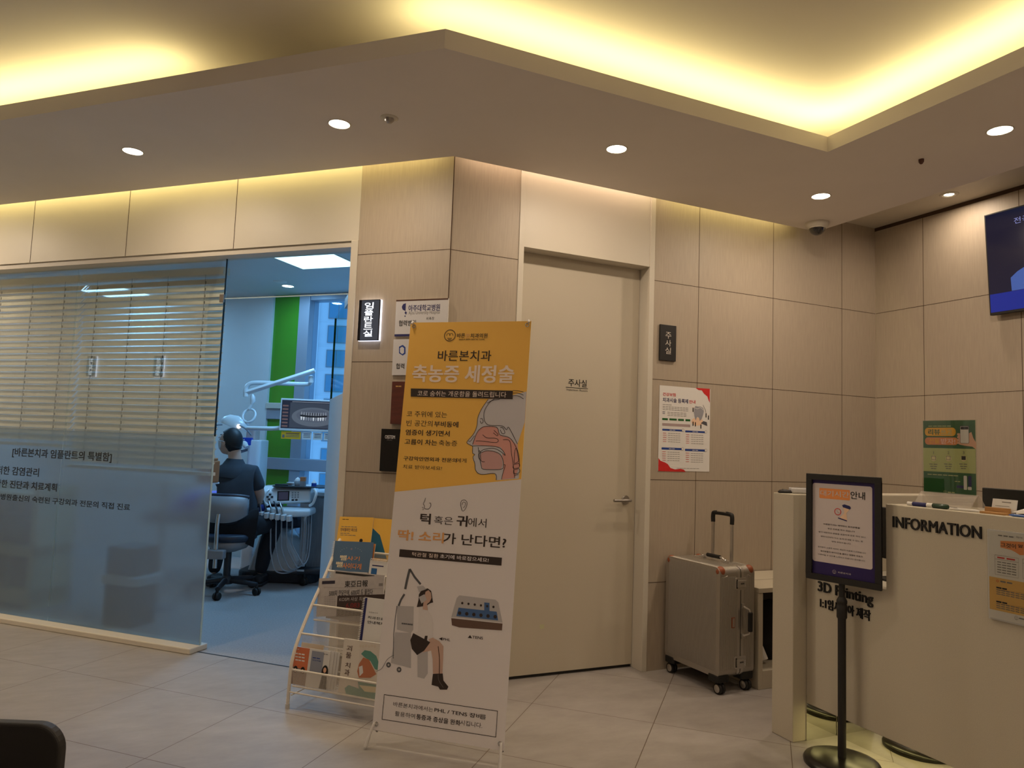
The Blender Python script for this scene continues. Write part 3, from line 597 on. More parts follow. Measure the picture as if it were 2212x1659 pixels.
b = MB(); b.box(0.052, 0.75, YE, 2.504, 0.70, 0.735, m_white); b.build('worktop', desk, bev=0.002)
m_mir = mat('mirror_steel', (225, 225, 215), rough=0.03, metal=1)
b = MB(); b.box(0.185, 0.20, YE, 2.5, 0, 0.70, m_mir); b.box(0.0, 0.184, 2.5025, 2.5065, 0.0, 0.20, m_mir); b.build('mirror_plinth', desk)
b = MB(); b.box(0.055, 0.184, YE, 2.50, 0.17, 0.19, m_white); b.build('soffit', desk)
for y0, y1 in ((0.3, 2.45), (-2.3, 0.2)): area('lamp', desk, Matrix.Translation((0.10, (y0+y1)/2, 0.168)), 0.02, y1-y0, 1.1*(y1-y0), (1.0, 0.82, 0.34))
b = MB(); b.text('INFORMATION', -2.057, -1.699, 1.008, 1.052, m_blackp, 0.0, 0.02, 0.005, Matrix(((0, 1, 0, 0), (-1, 0, 0, 0), (0, 0, 1, 0), (0, 0, 0, 1)))); b.build('letters', desk)
b = MB(); R9 = Matrix(((0, 1, 0, 0), (-1, 0, 0, 0), (0, 0, 1, 0), (0, 0, 0, 1)))
b.text('3D Printing', -2.437, -2.152, 0.665, 0.722, m_blackp, 0.0, 0.025, 0.005, R9); b.build('letters', desk); b = MB(); b.text('1:1임시치아 제작', -2.425, -2.165, 0.608, 0.652, m_blackp, 0.0, 0.02, 0.005, R9); b.build('letters', desk)

# notice in a clear pocket on the desk
G = MI @ Matrix.Translation((0, -0.012, 0))
t = thing('notice_pocket', 'clear acrylic pocket with a white and yellow notice on the desk front', 'notice', G)
a, p, q = sheet('s', '', '', G, (2137, 1146), (2139, 1333), m_paper); x0, x1, z0, z1 = -1.667, -1.437, q.z, p.z; a.v = []; a.f = []; a.m = []; a.sm = []; a.mats = []
a.box(x0, x1, -0.0003, 0.0003, z0, z1, m_paper)
c = lambda x, y: (2060+x/5.928, 1120+y/5.928)
zc = a.P(*c(440, 735))[1]; zd = a.P(*c(440, 1150))[1]
a.uvshape([(x0, zd), (x1, zd), (x1, zc), (x0, zc)], mat('tan_print', (222, 178, 96)), 1)
a.shape([c(600, 285), c(901, 300), c(901, 470), c(850, 470), c(790, 430), c(740, 405), c(600, 370)], m_orange, 1); a.t('그것이', c(602, 305), c(800, 388), m_blackp, 2, 0.03); a.t('알고싶다', c(825, 330), c(1120, 412), m_blackp, 2, 0.03)
a.dash(c(570, 215), c(780, 240), m_grey, 2, 3, 0.004); a.t('턱이', c(806, 228), c(880, 262), m_blackp, 2)
for X0, X1 in ((530, 832), (885, 1190)):
    a.line([c(X0, 465+(X0-530)*0.15), c(X1, 510+(X0-530)*0.15), c(X1, 765+(X0-530)*0.15), c(X0+5, 715+(X0-530)*0.15)], 0.0008, m_brown, 2, False, True)
    a.line([c(X0, 515+(X0-530)*0.15), c(X1, 565+(X0-530)*0.15)], 0.0008, m_brown, 2, False); a.dash(c(X0+30, 495+(X0-530)*0.15), c(X1-30, 535+(X0-530)*0.15), m_red, 2, 2, 0.005)
    for k_ in range(5): a.dash(c(X0+30, 555+k_*33+(X0-530)*0.15), c(X1-20, 592+k_*33+(X0-530)*0.15), m_grey, 2, 4, 0.003)
a.ring(c(565, 800), 0.0035, 0.0012, m_red, 3); a.dash(c(600, 808), c(770, 832), m_grey, 2, 2, 0.005)
for Y_ in (885, 1065): a.dash(c(548, Y_), c(700, Y_+22), m_blackp, 2, 2, 0.0055); a.line([c(548, Y_+22), c(1000, Y_+90)], 0.0006, m_brown, 3, False); [a.dash(c(550, Y_+40+k_*26), c(1050, Y_+110+k_*26), m_grey, 2, 8, 0.003) for k_ in range(3)]
a.logo(c(805, 1275), 0.006, m_grey, 2); a.dash(c(840, 1285), c(1000, 1305), m_grey, 2, 2, 0.004)
a.build('notice', t); b = MB(); b.box(x0-0.005, x1+0.005, -0.003, -0.0018, z0-0.005, z1+0.005, glass_mat('acrylic', (0.96, 0.96, 0.94))); b.box(x0-0.005, x1+0.005, 0.001, 0.0118, z0-0.005, z1+0.005, MATS.get('x') or m_plaq); b.build('pocket', t)
m_acr = bpy.data.materials['acrylic']

# acrylic stand with the green leaflet
GS = frame((2.80, 0, 0), (0, -1, 0), (1, 0, 0)); p = hit(GS, 1994, 909, 'y', 0); q = hit(GS, 2109, 1072, 'y', 0)
t = thing('leaflet_stand', 'clear acrylic stand holding a green and cream leaflet on the desk', 'leaflet stand', GS @ Matrix.Translation(((p.x+q.x)/2, 0, ZT+0.0006)))
GL = GS @ Matrix.Translation(((p.x+q.x)/2, 0, ZT+0.0006)); w_ = (q.x-p.x)/2; z0 = q.z-ZT-0.0006; z1 = p.z-ZT-0.0006
a = Art(GL, 0.0003); a.box(-w_, w_, 0, 0.001, z0, z1, m_green); c = lambda x, y: (1900+x/5.186, 880+y/5.186)
m_lg = mat('pale_green_print', (188, 196, 130)); ya = a.P(*c(790, 460))[1]; yb = a.P(*c(790, 728))[1]; a.uvshape([(-w_, yb), (w_, yb), (w_, ya), (-w_, ya)], m_lg, 1)
a.rrect(c(508, 228), c(855, 322), 0.0145, m_yellow, 1); a.rrect(c(510, 335), c(882, 424), 0.0145, m_orange, 2); a.t('리뷰', c(548, 245), c(678, 306), m_green, 3, 0.04); a.t('쓰고', c(690, 250), c(812, 304), m_lg, 3, 0.02); a.t('선물', c(556, 345), c(672, 405), m_yellow, 3, 0.03); a.t('받자!', c(690, 350), c(850, 412), mat('pale_pink_print', (245, 205, 195)), 3, 0.03)
a.dash(c(548, 208), c(810, 212), m_lg, 2, 5, 0.003)
a.shape([c(1005, 290), c(1030, 275), c(1050, 340), c(1085, 400), c(1082, 470), c(1040, 440), c(960, 430), c(890, 415), c(880, 300), c(900, 290)], m_skinp, 2); a.rrect(c(902, 206), c(1006, 406), 0.005, m_blackp, 3); a.rrect(c(906, 212), c(1002, 402), 0.004, m_paper, 4); a.rrect(c(910, 216), c(998, 248), 0.003, m_blackp, 5)
for k_ in range(4): a.rrect(c(872, 290+k_*32), c(905, 314+k_*32), 0.002, m_skinp, 5)
for i, (x, n_) in enumerate(((607, '1'), (773, '2'), (943, '3'))):
    a.t(n_, c(x-(3 if i == 0 else 9), 492), c(x+(3 if i == 0 else 9), 522), m_grey, 3); a.disc(c(x, 572), 0.0115, mat('cream_print', (225, 215, 165)), 2); a.rrect(c(x-24, 545), c(x+24, 590), 0.002, m_blackp if i == 2 else m_grey, 3)
    a.rrect(c(x-19, 550), c(x+19, 585), 0.0015, m_blackp if i == 2 else MATS['cream_print'], 4)
    for k_ in range(3): a.dash(c(x-48+k_*10, 635+k_*25), c(x+50-k_*8, 638+k_*25), m_grey, 3, 2, 0.003)
a.dash(c(540, 748), c(890, 768), m_lg, 2, 6, 0.003)
a.rrect(c(943, 765), c(982, 925), 0.003, m_paper, 2); a.rrect(c(993, 768), c(1033, 890), 0.003, m_navy, 2); a.rrect(c(990, 890), c(1034, 928), 0.003, m_paper, 2); a.rrect(c(865, 872), c(942, 908), 0.003, m_navy, 2)
a.logo(c(735, 948), 0.006, m_lg, 2); a.dash(c(765, 950), c(852, 958), m_lg, 2, 2, 0.004); a.dash(c(845, 820), c(912, 842), m_lg, 2, 2, 0.003)
a.build('leaflet', t)
b = MB(); b.box(-w_-0.004, w_+0.004, -0.0035, -0.0022, 0.004, z1+0.002, m_acr); b.box(-w_-0.004, w_+0.004, 0.0025, 0.004, 0.004, z1+0.002, m_acr)
b.build('pocket', t)
m_acb = mat('acrylic_edge', linc=True, c=(0.72, 0.66, 0.62), rough=0.1, alpha=0.28)
b = MB(); pr = [(-0.055, 0.0), (-0.008, z0+0.004), (-0.004, z0+0.002), (-0.05, 0.002)]; M = Matrix(((0, 0, 1, 0), (1, 0, 0, 0), (0, 1, 0, 0), (0, 0, 0, 1)))
b.prism(pr, -w_-0.008, w_+0.008, m_acb, M); b.prism([(0.055, 0.0), (0.008, z0+0.004), (0.004, z0+0.002), (0.05, 0.002)], -w_-0.008, w_+0.008, m_acb, M); b.build('foot', t)
# things lying on the desk
def desk_px(px, py, X): q = hit(frame((X, 0, 0), (0, -1, 0), (1, 0, 0)), px, py, 'y', 0); return -q.x
def tube_item(pxa, pxb, X, r, m, label, capm=m_paper):
    y0 = desk_px(*pxa, X); y1 = desk_px(*pxb, X); L = abs(y1-y0); t = thing('glue_tube', label, 'tube', frame((X, y0, ZT+r), (0, -1, 0), (1, 0, 0)), 'small tubes on the reception desk')
    b = MB(); b.tube([(L*0.28, 0, 0), (L*0.3, 0, 0), (L*0.95, 0, 0), (L, 0, 0)], [r*0.8, r, r, r*0.8], m, 16); b.build('body', t); b = MB(); b.cyl((0, 0, 0), (L*0.28, 0, 0), r*0.85, capm, 16); b.build('cap', t)
tube_item((1961, 1086), (2001, 1088), 2.685, 0.0085, m_navy, 'blue tube with a white cap lying on the desk'); tube_item((2003, 1090), (2048, 1094), 2.685, 0.0095, mat('dark_green_plastic', (30, 60, 45), rough=0.25), 'dark green tube with a white cap lying on the desk')
y0, y1 = desk_px(2049, 1096, 2.68), desk_px(2078, 1100, 2.68); t = thing('pen', 'thin white pen lying behind the green tube on the desk', 'pen', frame((2.68, y0-0.005, ZT+0.005), (0, -1, 0), (1, 0, 0)))
b = MB(); b.tube([(0, 0, 0), (0.1, 0.008, 0), (0.115, 0.009, 0)], [0.0045, 0.0045, 0.001], m_paper, 12); b.build('barrel', t); b = MB(); b.box(0.0, 0.03, -0.001, 0.001, 0.0045, 0.0065, m_steel); b.build('clip', t)
y0, y1 = desk_px(2127, 1100, 2.70), desk_px(2181, 1104, 2.70); t = thing('card_holder', 'small wooden card block on the desk beside the leaflet stand', 'card holder', frame((2.70, (y0+y1)/2, ZT), (0, -1, 0), (1, 0, 0))); wd = (y0-y1)/2
m_wood = mat('honey_wood', linc=True, c=(0.42, 0.22, 0.07), rough=0.5, noise=0.2, nscale=20, stretch=(1, 8, 8)); b = MB(); b.box(-wd, wd, -0.03, 0.0, 0, 0.008, m_wood); b.box(-wd, wd, 0.0, 0.008, 0, 0.024, m_wood); b.box(-wd, wd, 0.02, 0.028, 0, 0.02, m_wood); b.box(-wd, wd, 0.008, 0.02, 0, 0.004, m_wood); b.build('block', t, bev=0.001)
for i in range(6):
    M = frame((2.711+0.0012*i, (y0+y1)/2-0.014, ZT+0.006), (0, -1, 0), (1, 0, 0)) @ Matrix.Rotation(math.radians(-14), 4, 'X')
    a = Art(M, 0.0005); a.box(-0.042, 0.042, -0.0004, 0.0004, 0, 0.05, m_paper)
    if i == 0: a.uvshape([(-0.008, 0.038), (0.024, 0.038), (0.024, 0.041), (-0.008, 0.041)], m_grey, 1); a.uvshape([(-0.03, 0.024), (0.02, 0.024), (0.02, 0.0255), (-0.03, 0.0255)], m_grey, 1)
    tag(a.build('business_card', None, M), 'white business card in the wooden block' if i else 'front white business card in the wooden block, its print in view', 'card', 'business cards in the wooden block')
yb = desk_px(2180, 1105, 2.72); t = thing('desk_calendar', 'white folded tent calendar at the right end of the desk top', 'calendar', frame((2.70, yb-0.02, ZT+0.0006), Vector((0.25, -1, 0)), Vector((1, 0.25, 0))))
b = MB(); b.poly([(0, 0, 0.012), (0.19, 0, 0.012), (0.19, 0.045, 0.07), (0.05, 0.045, 0.035)], m_paper); b.poly([(0, 0, 0.010), (0.19, 0, 0.010), (0.19, 0.10, 0.004), (0, 0.10, 0.004)], m_paper); b.poly([(0.05, 0.046, 0.035), (0.19, 0.046, 0.07), (0.19, 0.09, 0.006), (0.06, 0.09, 0.006)], m_paper); b.box(0.0, 0.19, 0.0, 0.1, 0.0, 0.0035, m_paper); b.build('leaves', t)
t = thing('pen', 'blue pen lying in front of the white tent calendar', 'pen', frame((2.665, desk_px(2187, 1116, 2.665), ZT+0.005), Vector((0.06, -1, 0)), Vector((1, 0.06, 0))))
b = MB(); b.tube([(-0.012, 0, 0), (0, 0, 0), (0.1, 0, 0)], [0.001, 0.0045, 0.0045], mat('blue_plastic', (40, 90, 170), rough=0.2), 12); b.build('barrel', t); b = MB(); b.cyl((0.1, 0, 0), (0.13, 0, 0), 0.0048, m_paper, 12); b.build('cap', t)

def monitor(G, w_, z0, h_, zt, label):
    t = thing('desktop_monitor', label, 'monitor', G); b = MB(); b.box(-w_/2, w_/2, 0, 0.03, z0, z0+h_, m_black); b.build('housing', t, bev=0.003)
    b = MB(); b.box(-w_/2+0.008, w_/2-0.008, 0.0305, 0.0315, z0+0.012, z0+h_-0.01, m_blackg); b.build('screen', t)
    b = MB(); b.box(-0.03, 0.03, -0.02, -0.002, zt+0.01, z0+h_*0.6, m_black); b.box(-0.11, 0.11, -0.09, 0.09, zt, zt+0.01, m_black); b.build('stand', t, bev=0.002); return t
G = frame((3.02, 0, 0), (0, -1, 0), (1, 0, 0)); p = hit(G, 2121, 1053, 'y', 0)
monitor(frame((3.02, -p.x-0.27, 0), (0, -1, 0), (1, 0, 0)), 0.54, p.z-0.31, 0.31, 0.735, 'black monitor standing behind the card block')
monitor(frame((2.98, 2.25, 0), Vector((-0.1, -1, 0)), Vector((1, -0.1, 0))), 0.40, 0.82, 0.235, 0.735, 'black monitor standing low behind the notice stand')
t = thing('cabinet', 'cream back cabinet behind the desk, its top edge just in view', 'cabinet', Matrix.Translation((3.62, 0, 0)))
G = frame((3.62, 0, 0), (0, -1, 0), (1, 0, 0)); p = hit(G, 1986, 1073, 'y', 0); yr = -p.x; zc = p.z
b = MB(); b.box(0, 0.4, yr, 2.63, 0, zc-0.03, m_stone); b.build('body', t, bev=0.002); b = MB(); b.box(-0.01, 0.42, yr-0.01, 2.634, zc-0.03, zc, m_stone); b.build('top', t, bev=0.008)
# telephone-like reader on the end panel
G = frame((2.66, 2.585, 1.103), (0.3, -0.95, 0), (0.95, 0.3, 0)); t = thing('card_reader', 'white handheld reader lying on top of the desk end panel', 'card reader', Matrix.Translation((2.63, 2.60, 1.1035)) @ Matrix.Rotation(-0.5, 4, 'Z'))
b = MB(); b.prism(rrect(0, 0.16, -0.03, 0.03, 0.014), 0.003, 0.026, m_plaq, smooth=False); b.build('body', t, bev=0.006, seg=3); b = MB(); b.box(0.02, 0.1, -0.018, 0.018, 0.0262, 0.0268, m_grey); b.build('display', t)
t = thing('computer_mouse', 'flat black mouse beside the white reader on the desk end panel', 'mouse', Matrix.Translation((2.60, 2.60, 1.1035))); b = MB(); b.lathe([(0.028, 0.0), (0.03, 0.006), (0.022, 0.014), (0.0001, 0.017)], m_black, 20, sx=1.3, sy=0.85); b.build('body', t); b = MB(); b.box(-0.02, -0.006, -0.002, 0.002, 0.013, 0.018, m_steel); b.build('wheel', t)

# bench against the tiles
t = thing('storage_bench', 'low cream open bench with a stone top beside the suitcase', 'bench', Matrix.Translation((2.925, 3.11, 0)))
b = MB(); b.box(0, 0.03, 0, 0.455, 0, 0.518, m_stone); b.box(0.03, 1.0, 0.0, 0.455, 0.0, 0.10, m_stone); b.box(1.0, 1.03, 0, 0.455, 0, 0.518, m_stone); b.build('frame', t, bev=0.003)
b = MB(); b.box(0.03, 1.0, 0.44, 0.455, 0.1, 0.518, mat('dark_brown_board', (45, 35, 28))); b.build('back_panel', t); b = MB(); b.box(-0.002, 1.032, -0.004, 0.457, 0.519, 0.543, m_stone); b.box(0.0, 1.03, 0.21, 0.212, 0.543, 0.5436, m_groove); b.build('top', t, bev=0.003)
t = thing('bag', 'dark soft bag stowed inside the low bench', 'bag', Matrix.Translation((3.2, 3.32, 0.1005))); b = MB(); b.lathe([(0.12, 0), (0.16, 0.03), (0.16, 0.2), (0.11, 0.3), (0.0001, 0.33)], mat('dark_fabric', (28, 25, 24), rough=0.95), 20, sx=1.0, sy=0.55); b.build('body', t); b = MB(); b.tube(smooth_path([(-0.06, 0, 0.3), (-0.04, 0, 0.37), (0.04, 0, 0.37), (0.06, 0, 0.3)]), 0.008, m_black); b.build('strap', t)
t = thing('rolled_cloth', 'pale rolled cloth leaning inside the low bench', 'cloth', Matrix.Translation((3.03, 3.19, 0.101))); b = MB(); b.tube([(0, 0.10, 0.22), (0.01, 0.06, 0.12), (0.03, 0.02, 0.02)], [0.018, 0.022, 0.024], m_paper, 12); b.build('roll', t)

# ------------------------------------------------------------ suitcase
m_al = mat('ribbed_aluminium', linc=True, c=(0.42, 0.39, 0.345), rough=0.38, metal=0.75)
m_al2 = mat('smooth_aluminium', linc=True, c=(0.55, 0.52, 0.48), rough=0.28, metal=0.85)
m_lea = mat('tan_leather', linc=True, c=(0.27, 0.07, 0.025), rough=0.45)
m_rub = mat('black_rubber', (16, 14, 13), rough=0.6)
MS = Matrix.Translation((2.645, 3.10, 0)) @ Matrix.Rotation(math.radians(3.5), 4, 'Z')
sc = thing('suitcase', 'silver ribbed aluminium suitcase with tan corners, its trolley handle raised', 'suitcase', MS)
SW, SD, SZ0, SZ1 = 0.252, 0.44, 0.088, 0.665       # narrow (x), broad (y), heights
def ribbed(x0, x1):
    """half shell: rounded box, ribs running up the sides and over the top"""
    b = MB(); cr = 0.035; W_ = x1-x0
    ys = []; n = 58; prof = rrect(0.0, SD, SZ0, SZ1, cr, 7)
    # cross-section outline in (y, z); walls along x
    xs = [x0, x0+0.004, x1]; rings = []
    b.prism([(p[0], p[1]) for p in prof], x0, x1, m_al, Matrix(((0, 0, 1, 0), (1, 0, 0, 0), (0, 1, 0, 0), (0, 0, 0, 1))), smooth=False)
    for i in range(n):   # vertical ribs on the broad outer faces
        y = 0.03+(SD-0.06)*i/(n-1)
        if x0 < 0.05: b.tube([(x0, y, SZ0+0.03), (x0, y, SZ1-0.012), (x0+0.004, y, SZ1-0.0015), (x0+0.045, y, SZ1)], 0.0024, m_al, 6)
        else: b.tube([(x1, y, SZ0+0.03), (x1, y, SZ1-0.012), (x1-0.004, y, SZ1-0.0015), (x1-0.03, y, SZ1)], 0.0024, m_al, 6)
    xx = x0+0.012
    while xx < x1-0.02:
        for yy in (0.0, SD): b.tube([(xx, yy, SZ0+0.04), (xx, yy, SZ1-0.05)], 0.0021, m_al, 6)
        b.tube([(xx, 0.004, SZ1-0.025), (xx, 0.010, SZ1-0.010), (xx, 0.030, SZ1+0.0005)], 0.0021, m_al, 6); xx += 0.0085
    return b
ribbed(0.0, SW*0.58).build('front_shell', sc, bev=0.006, seg=3); ribbed(SW*0.60, SW).build('back_shell', sc, bev=0.006, seg=3)
XY = Matrix(((0, 0, 1, 0), (1, 0, 0, 0), (0, 1, 0, 0), (0, 0, 0, 1)))
b = MB()
for xa, xb in ((SW*0.50, SW*0.578), (SW*0.602, SW*0.68)): b.prism(rrect(-0.003, SD+0.003, SZ0-0.003, SZ1+0.003, 0.037, 7), xa, xb, m_al2, XY)
b.prism(rrect(-0.001, SD+0.001, SZ0-0.001, SZ1+0.001, 0.036, 7), SW*0.578, SW*0.602, m_rub, XY); b.build('frame', sc, bev=0.0015)
for x in (0.008, SW-0.008):
    for y in (0.008, SD-0.008):
        sx = 1 if x < 0.1 else -1; sy = 1 if y < 0.1 else -1
        b = MB(); b.ball((x+sx*0.014, y+sy*0.014, SZ1-0.022), 0.026, m_lea, sc=(1, 1, 1.05), seg=20); b.build('corner_guard', sc)
        b = MB(); b.tube([(x-sx*0.006, y+sy*0.045, SZ1-0.045), (x+sx*0.0, y-sy*0.004, SZ1-0.06), (x+sx*0.045, y-sy*0.006, SZ1-0.045)], 0.004, m_al2, 8); b.build('corner_rim', sc)
        # wheel housing and twin castor
        b = MB(); b.prism(rrect(-0.045, 0.045, -0.04, 0.04, 0.018), 0.062, 0.1, m_rub, Matrix.Translation((x+sx*0.03, y+sy*0.035, 0))); b.build('wheel_housing', sc, bev=0.006)
        wx = x+sx*0.024; wy = y+sy*0.02
        wh = MB(); 
        for dx in (-0.011, 0.011): wh.lathe([(0.012, -0.009), (0.026, -0.009), (0.0285, -0.005), (0.0285, 0.005), (0.026, 0.009), (0.012, 0.009)], m_rub, 24, Matrix.Translation((wx+dx*1.0, wy, 0.0285)) @ Matrix.Rotation(math.radians(90), 4, 'Y'))
        wo = wh.build('wheel', sc); b = MB()
        for dx in (-0.0205, 0.0205): b.lathe([(0.0001, 0), (0.02, 0), (0.021, -0.001)] if dx > 0 else [(0.021, 0.001), (0.02, 0), (0.0001, 0)], m_al2, 20, Matrix.Translation((wx+dx, wy, 0.0285)) @ Matrix.Rotation(math.radians(90), 4, 'Y'))
        b.build('hub', wo); b = MB(); b.cyl((wx, wy, 0.03), (wx, wy, 0.07), 0.012, m_rub, 12); b.build('swivel', sc)
for z in (0.16, 0.575):     # latches on the narrow face
    xm = SW*0.59; b = MB(); b.prism(rrect(xm-0.042, xm+0.042, z-0.033, z+0.033, 0.012), -0.004, 0.0, m_al2, Matrix(((1, 0, 0, 0), (0, 0, 1, 0), (0, 1, 0, 0), (0, 0, 0, 1)))); lt = b.build('latch', sc, bev=0.002)
    b = MB(); b.box(xm-0.03, xm+0.03, -0.014, -0.005, z-0.018, z+0.018, m_al2); b.box(xm-0.034, xm-0.024, -0.0045, -0.004, z-0.024, z+0.024, m_rub)
    b.box(xm+0.018, xm+0.026, -0.017, -0.0145, z-0.016, z+0.016, m_chrome)
    for k_ in range(3): b.box(xm-0.012+k_*0.009, xm-0.006+k_*0.009, -0.0148, -0.0142, z-0.001, z+0.007, m_black)
    b.build('lock_plate', lt, bev=0.001)
xm = SW*0.60; b = MB()
b.box(xm+0.0, xm+0.016, -0.012, 0, 0.445, 0.47, m_al2); b.box(xm+0.0, xm+0.016, -0.012, 0, 0.285, 0.31, m_al2)
b.tube([(xm+0.01, -0.012, 0.455), (xm+0.03, -0.035, 0.44), (xm+0.03, -0.04, 0.42)], 0.005, m_al2, 10); b.tube([(xm+0.01, -0.012, 0.30), (xm+0.03, -0.035, 0.315), (xm+0.03, -0.04, 0.335)], 0.005, m_al2, 10); hs = b.build('side_handle', sc)
b = MB(); b.box(xm+0.02, xm+0.044, -0.048, -0.03, 0.325, 0.43, m_rub); b.build('grip', hs, bev=0.006)
b = MB(); b.box(0.085, 0.088+0.018, -0.004, 0.0, 0.345, 0.40, m_lea); b.box(0.0885, 0.1025, -0.005, -0.0035, 0.349, 0.396, m_al2); b.build('badge', sc)
xt = SW*0.60; b = MB()
for y in (0.12, 0.30): b.box(xt-0.012, xt+0.012, y-0.018, y+0.018, SZ1, SZ1+0.012, m_al2); b.ball((xt, y, SZ1+0.014), 0.008, m_chrome)
b.tube(smooth_path([(xt, 0.13, SZ1+0.01), (xt, 0.15, SZ1+0.026), (xt, 0.27, SZ1+0.026), (xt, 0.29, SZ1+0.01)]), 0.0065, m_al2, 10); ht = b.build('top_handle', sc)
b = MB(); b.tube([(xt, 0.16, SZ1+0.027), (xt, 0.26, SZ1+0.027)], 0.011, m_rub, 12); b.build('grip', ht)
xh = SW-0.028; b = MB(); y0, y1 = 0.145, 0.295; zt_ = 0.93
for y in (y0, y1): b.box(xh-0.006, xh+0.006, y-0.009, y+0.009, SZ1-0.02, zt_-0.02, m_al2)
tr = b.build('trolley_handle', sc, bev=0.002); b = MB()
b.tube(smooth_path([(xh, y0, zt_-0.055), (xh, y0, zt_-0.012), (xh, y0+0.02, zt_), (xh, y1-0.02, zt_), (xh, y1, zt_-0.012), (xh, y1, zt_-0.055)], 5), 0.0125, m_rub, 12); b.box(xh-0.01, xh+0.01, y0+0.04, y1-0.04, zt_+0.008, zt_+0.0145, m_al2); b.build('grip', tr)

# ------------------------------------------------------------ notice on a pole
ax = Vector((0.255, -0.967, 0)).normalized(); ay = Vector((0, 0, 1)).cross(ax)
PB = Vector((2.585, 2.262, 0)); MP = frame(PB, ax, ay)
ns = thing('notice_stand', 'black pole stand holding a framed purple and white waiting notice', 'sign stand', MP)
b = MB(); b.lathe([(0.150, 0.0), (0.152, 0.012), (0.146, 0.022), (0.12, 0.029), (0.03, 0.034), (0.0001, 0.034)], mat('black_base', (22, 18, 17), rough=0.28), 48); b.build('base', ns)
b = MB(); b.cyl((0, 0, 0.034), (0, 0, 0.63), 0.0165, m_black, 20); b.build('lower_pole', ns); b = MB(); b.cyl((0, 0, 0.60), (0, 0, 0.95), 0.0125, m_black, 20); b.build('upper_pole', ns)
b = MB(); b.lathe([(0.018, 0.60), (0.021, 0.606), (0.021, 0.655), (0.018, 0.66), (0.0215, 0.665), (0.0215, 0.675), (0.0135, 0.69)], m_black, 20); b.build('collar', ns)
GN = MP @ Matrix.Translation((0, -0.03, 0)); p = hit(GN, 1741, 1022, 'y', 0); q = hit(GN, 1901, 1277, 'y', 0); p2 = hit(GN, 1905, 1029, 'y', 0)
x0, x1, z0, z1 = p.x, (q.x+p2.x)/2, q.z, p.z
fw = 0.026; b = MB()
for u0, u1, v0, v1 in ((x0, x1, z1-fw, z1), (x0, x1, z0, z0+fw), (x0, x0+fw, z0+fw, z1-fw), (x1-fw, x1, z0+fw, z1-fw)): b.box(u0, u1, -0.030, -0.018, v0, v1, m_black)
b.box(x0+0.002, x1-0.002, -0.018, -0.012, z0+0.002, z1-0.002, m_black); b.build('frame', ns, bev=0.002)
m_pur = mat('deep_purple_print', (42, 28, 88), rough=0.35)
a = Art(MP @ Matrix.Translation((0, -0.03, 0)), 0.0); a.G = MP @ Matrix.Translation((0, -0.0182, 0)); c = lambda x, y: (1720+x/5.53, 1000+y/5.53)
a.uvshape([(x0+fw, z0+fw), (x1-fw, z0+fw), (x1-fw, z1-fw), (x0+fw, z1-fw)], m_pur, 0)
u0, v1 = a.P(*c(198, 236)); u1, v0 = a.P(*c(912, 1278)); m_pp = mat('pinkish_paper', linc=True, c=(0.62, 0.55, 0.55), rough=0.5); a.uvshape(rrect(u0, u1, v0, v1, 0.010), m_pp, 1)
a.rrect(c(277, 297), c(642, 450), 0.004, m_orange, 2); a.t('대기시간', c(290, 322), c(632, 418), m_pp, 3, 0.02); a.t('안내', c(650, 338), c(822, 443), m_blackp, 3, 0.02)
a.ring(c(497, 583), 0.0135, 0.003, m_red, 3); a.line([c(480, 565), c(500, 590), c(515, 600)], 0.0012, m_grey, 3, False)
a.shape([c(565, 530), c(640, 555), c(600, 600), c(610, 690), c(520, 655), c(575, 600)], mat('peach_print', (235, 200, 170)), 3); a.shape([c(548, 505), c(575, 495), c(640, 515), c(655, 540), c(640, 556), c(560, 530)], m_navy, 4); a.shape([c(500, 650), c(605, 685), c(608, 700), c(500, 662)], m_navy, 4)
L_ = [('바른본치과는 예약하신 환자분들을', 327, 720, 760, 786, 0.02), ('우선 진료로 하고 있습니다', 376, 772, 702, 832, 0.01), ('앞서 내원하신 분들을 꼼꼼하게 진료 하다 보니', 267, 812, 826, 898, 0), ('예약시간보다 다소 늦게 안내될 수 있는 점', 292, 868, 794, 946, 0), ('양해 부탁드립니다', 424, 925, 650, 980, 0),
      ('환자분의 소중한 치아도 세심히 치료해 드리겠습니다', 260, 990, 834, 1088, 0), ('환자분들의 대기시간을 줄이고 원활한 진료가', 292, 1040, 794, 1130, 0.015), ('이루어질 수 있도록 노력하고 있습니다 감사합니다', 262, 1082, 822, 1178, 0)]
for s_, xa, ya, xb, yb, bo in L_:
    x0_, z1_ = a.P(*c(xa, ya)); x1_, z0_ = a.P(*c(xb, yb)); zm = (z1_+z0_)/2; a.text(s_, x0_, x1_, zm-0.0033, zm+0.0033, m_blackp, a.y(3), bo)
a.logo(c(455, 1300), 0.0075, m_pp, 2); a.t('바른본치과', c(500, 1296), c(655, 1342), m_pp, 2, 0.01); a.build('notice', ns, Matrix.Translation((0, -0.0182, 0)))

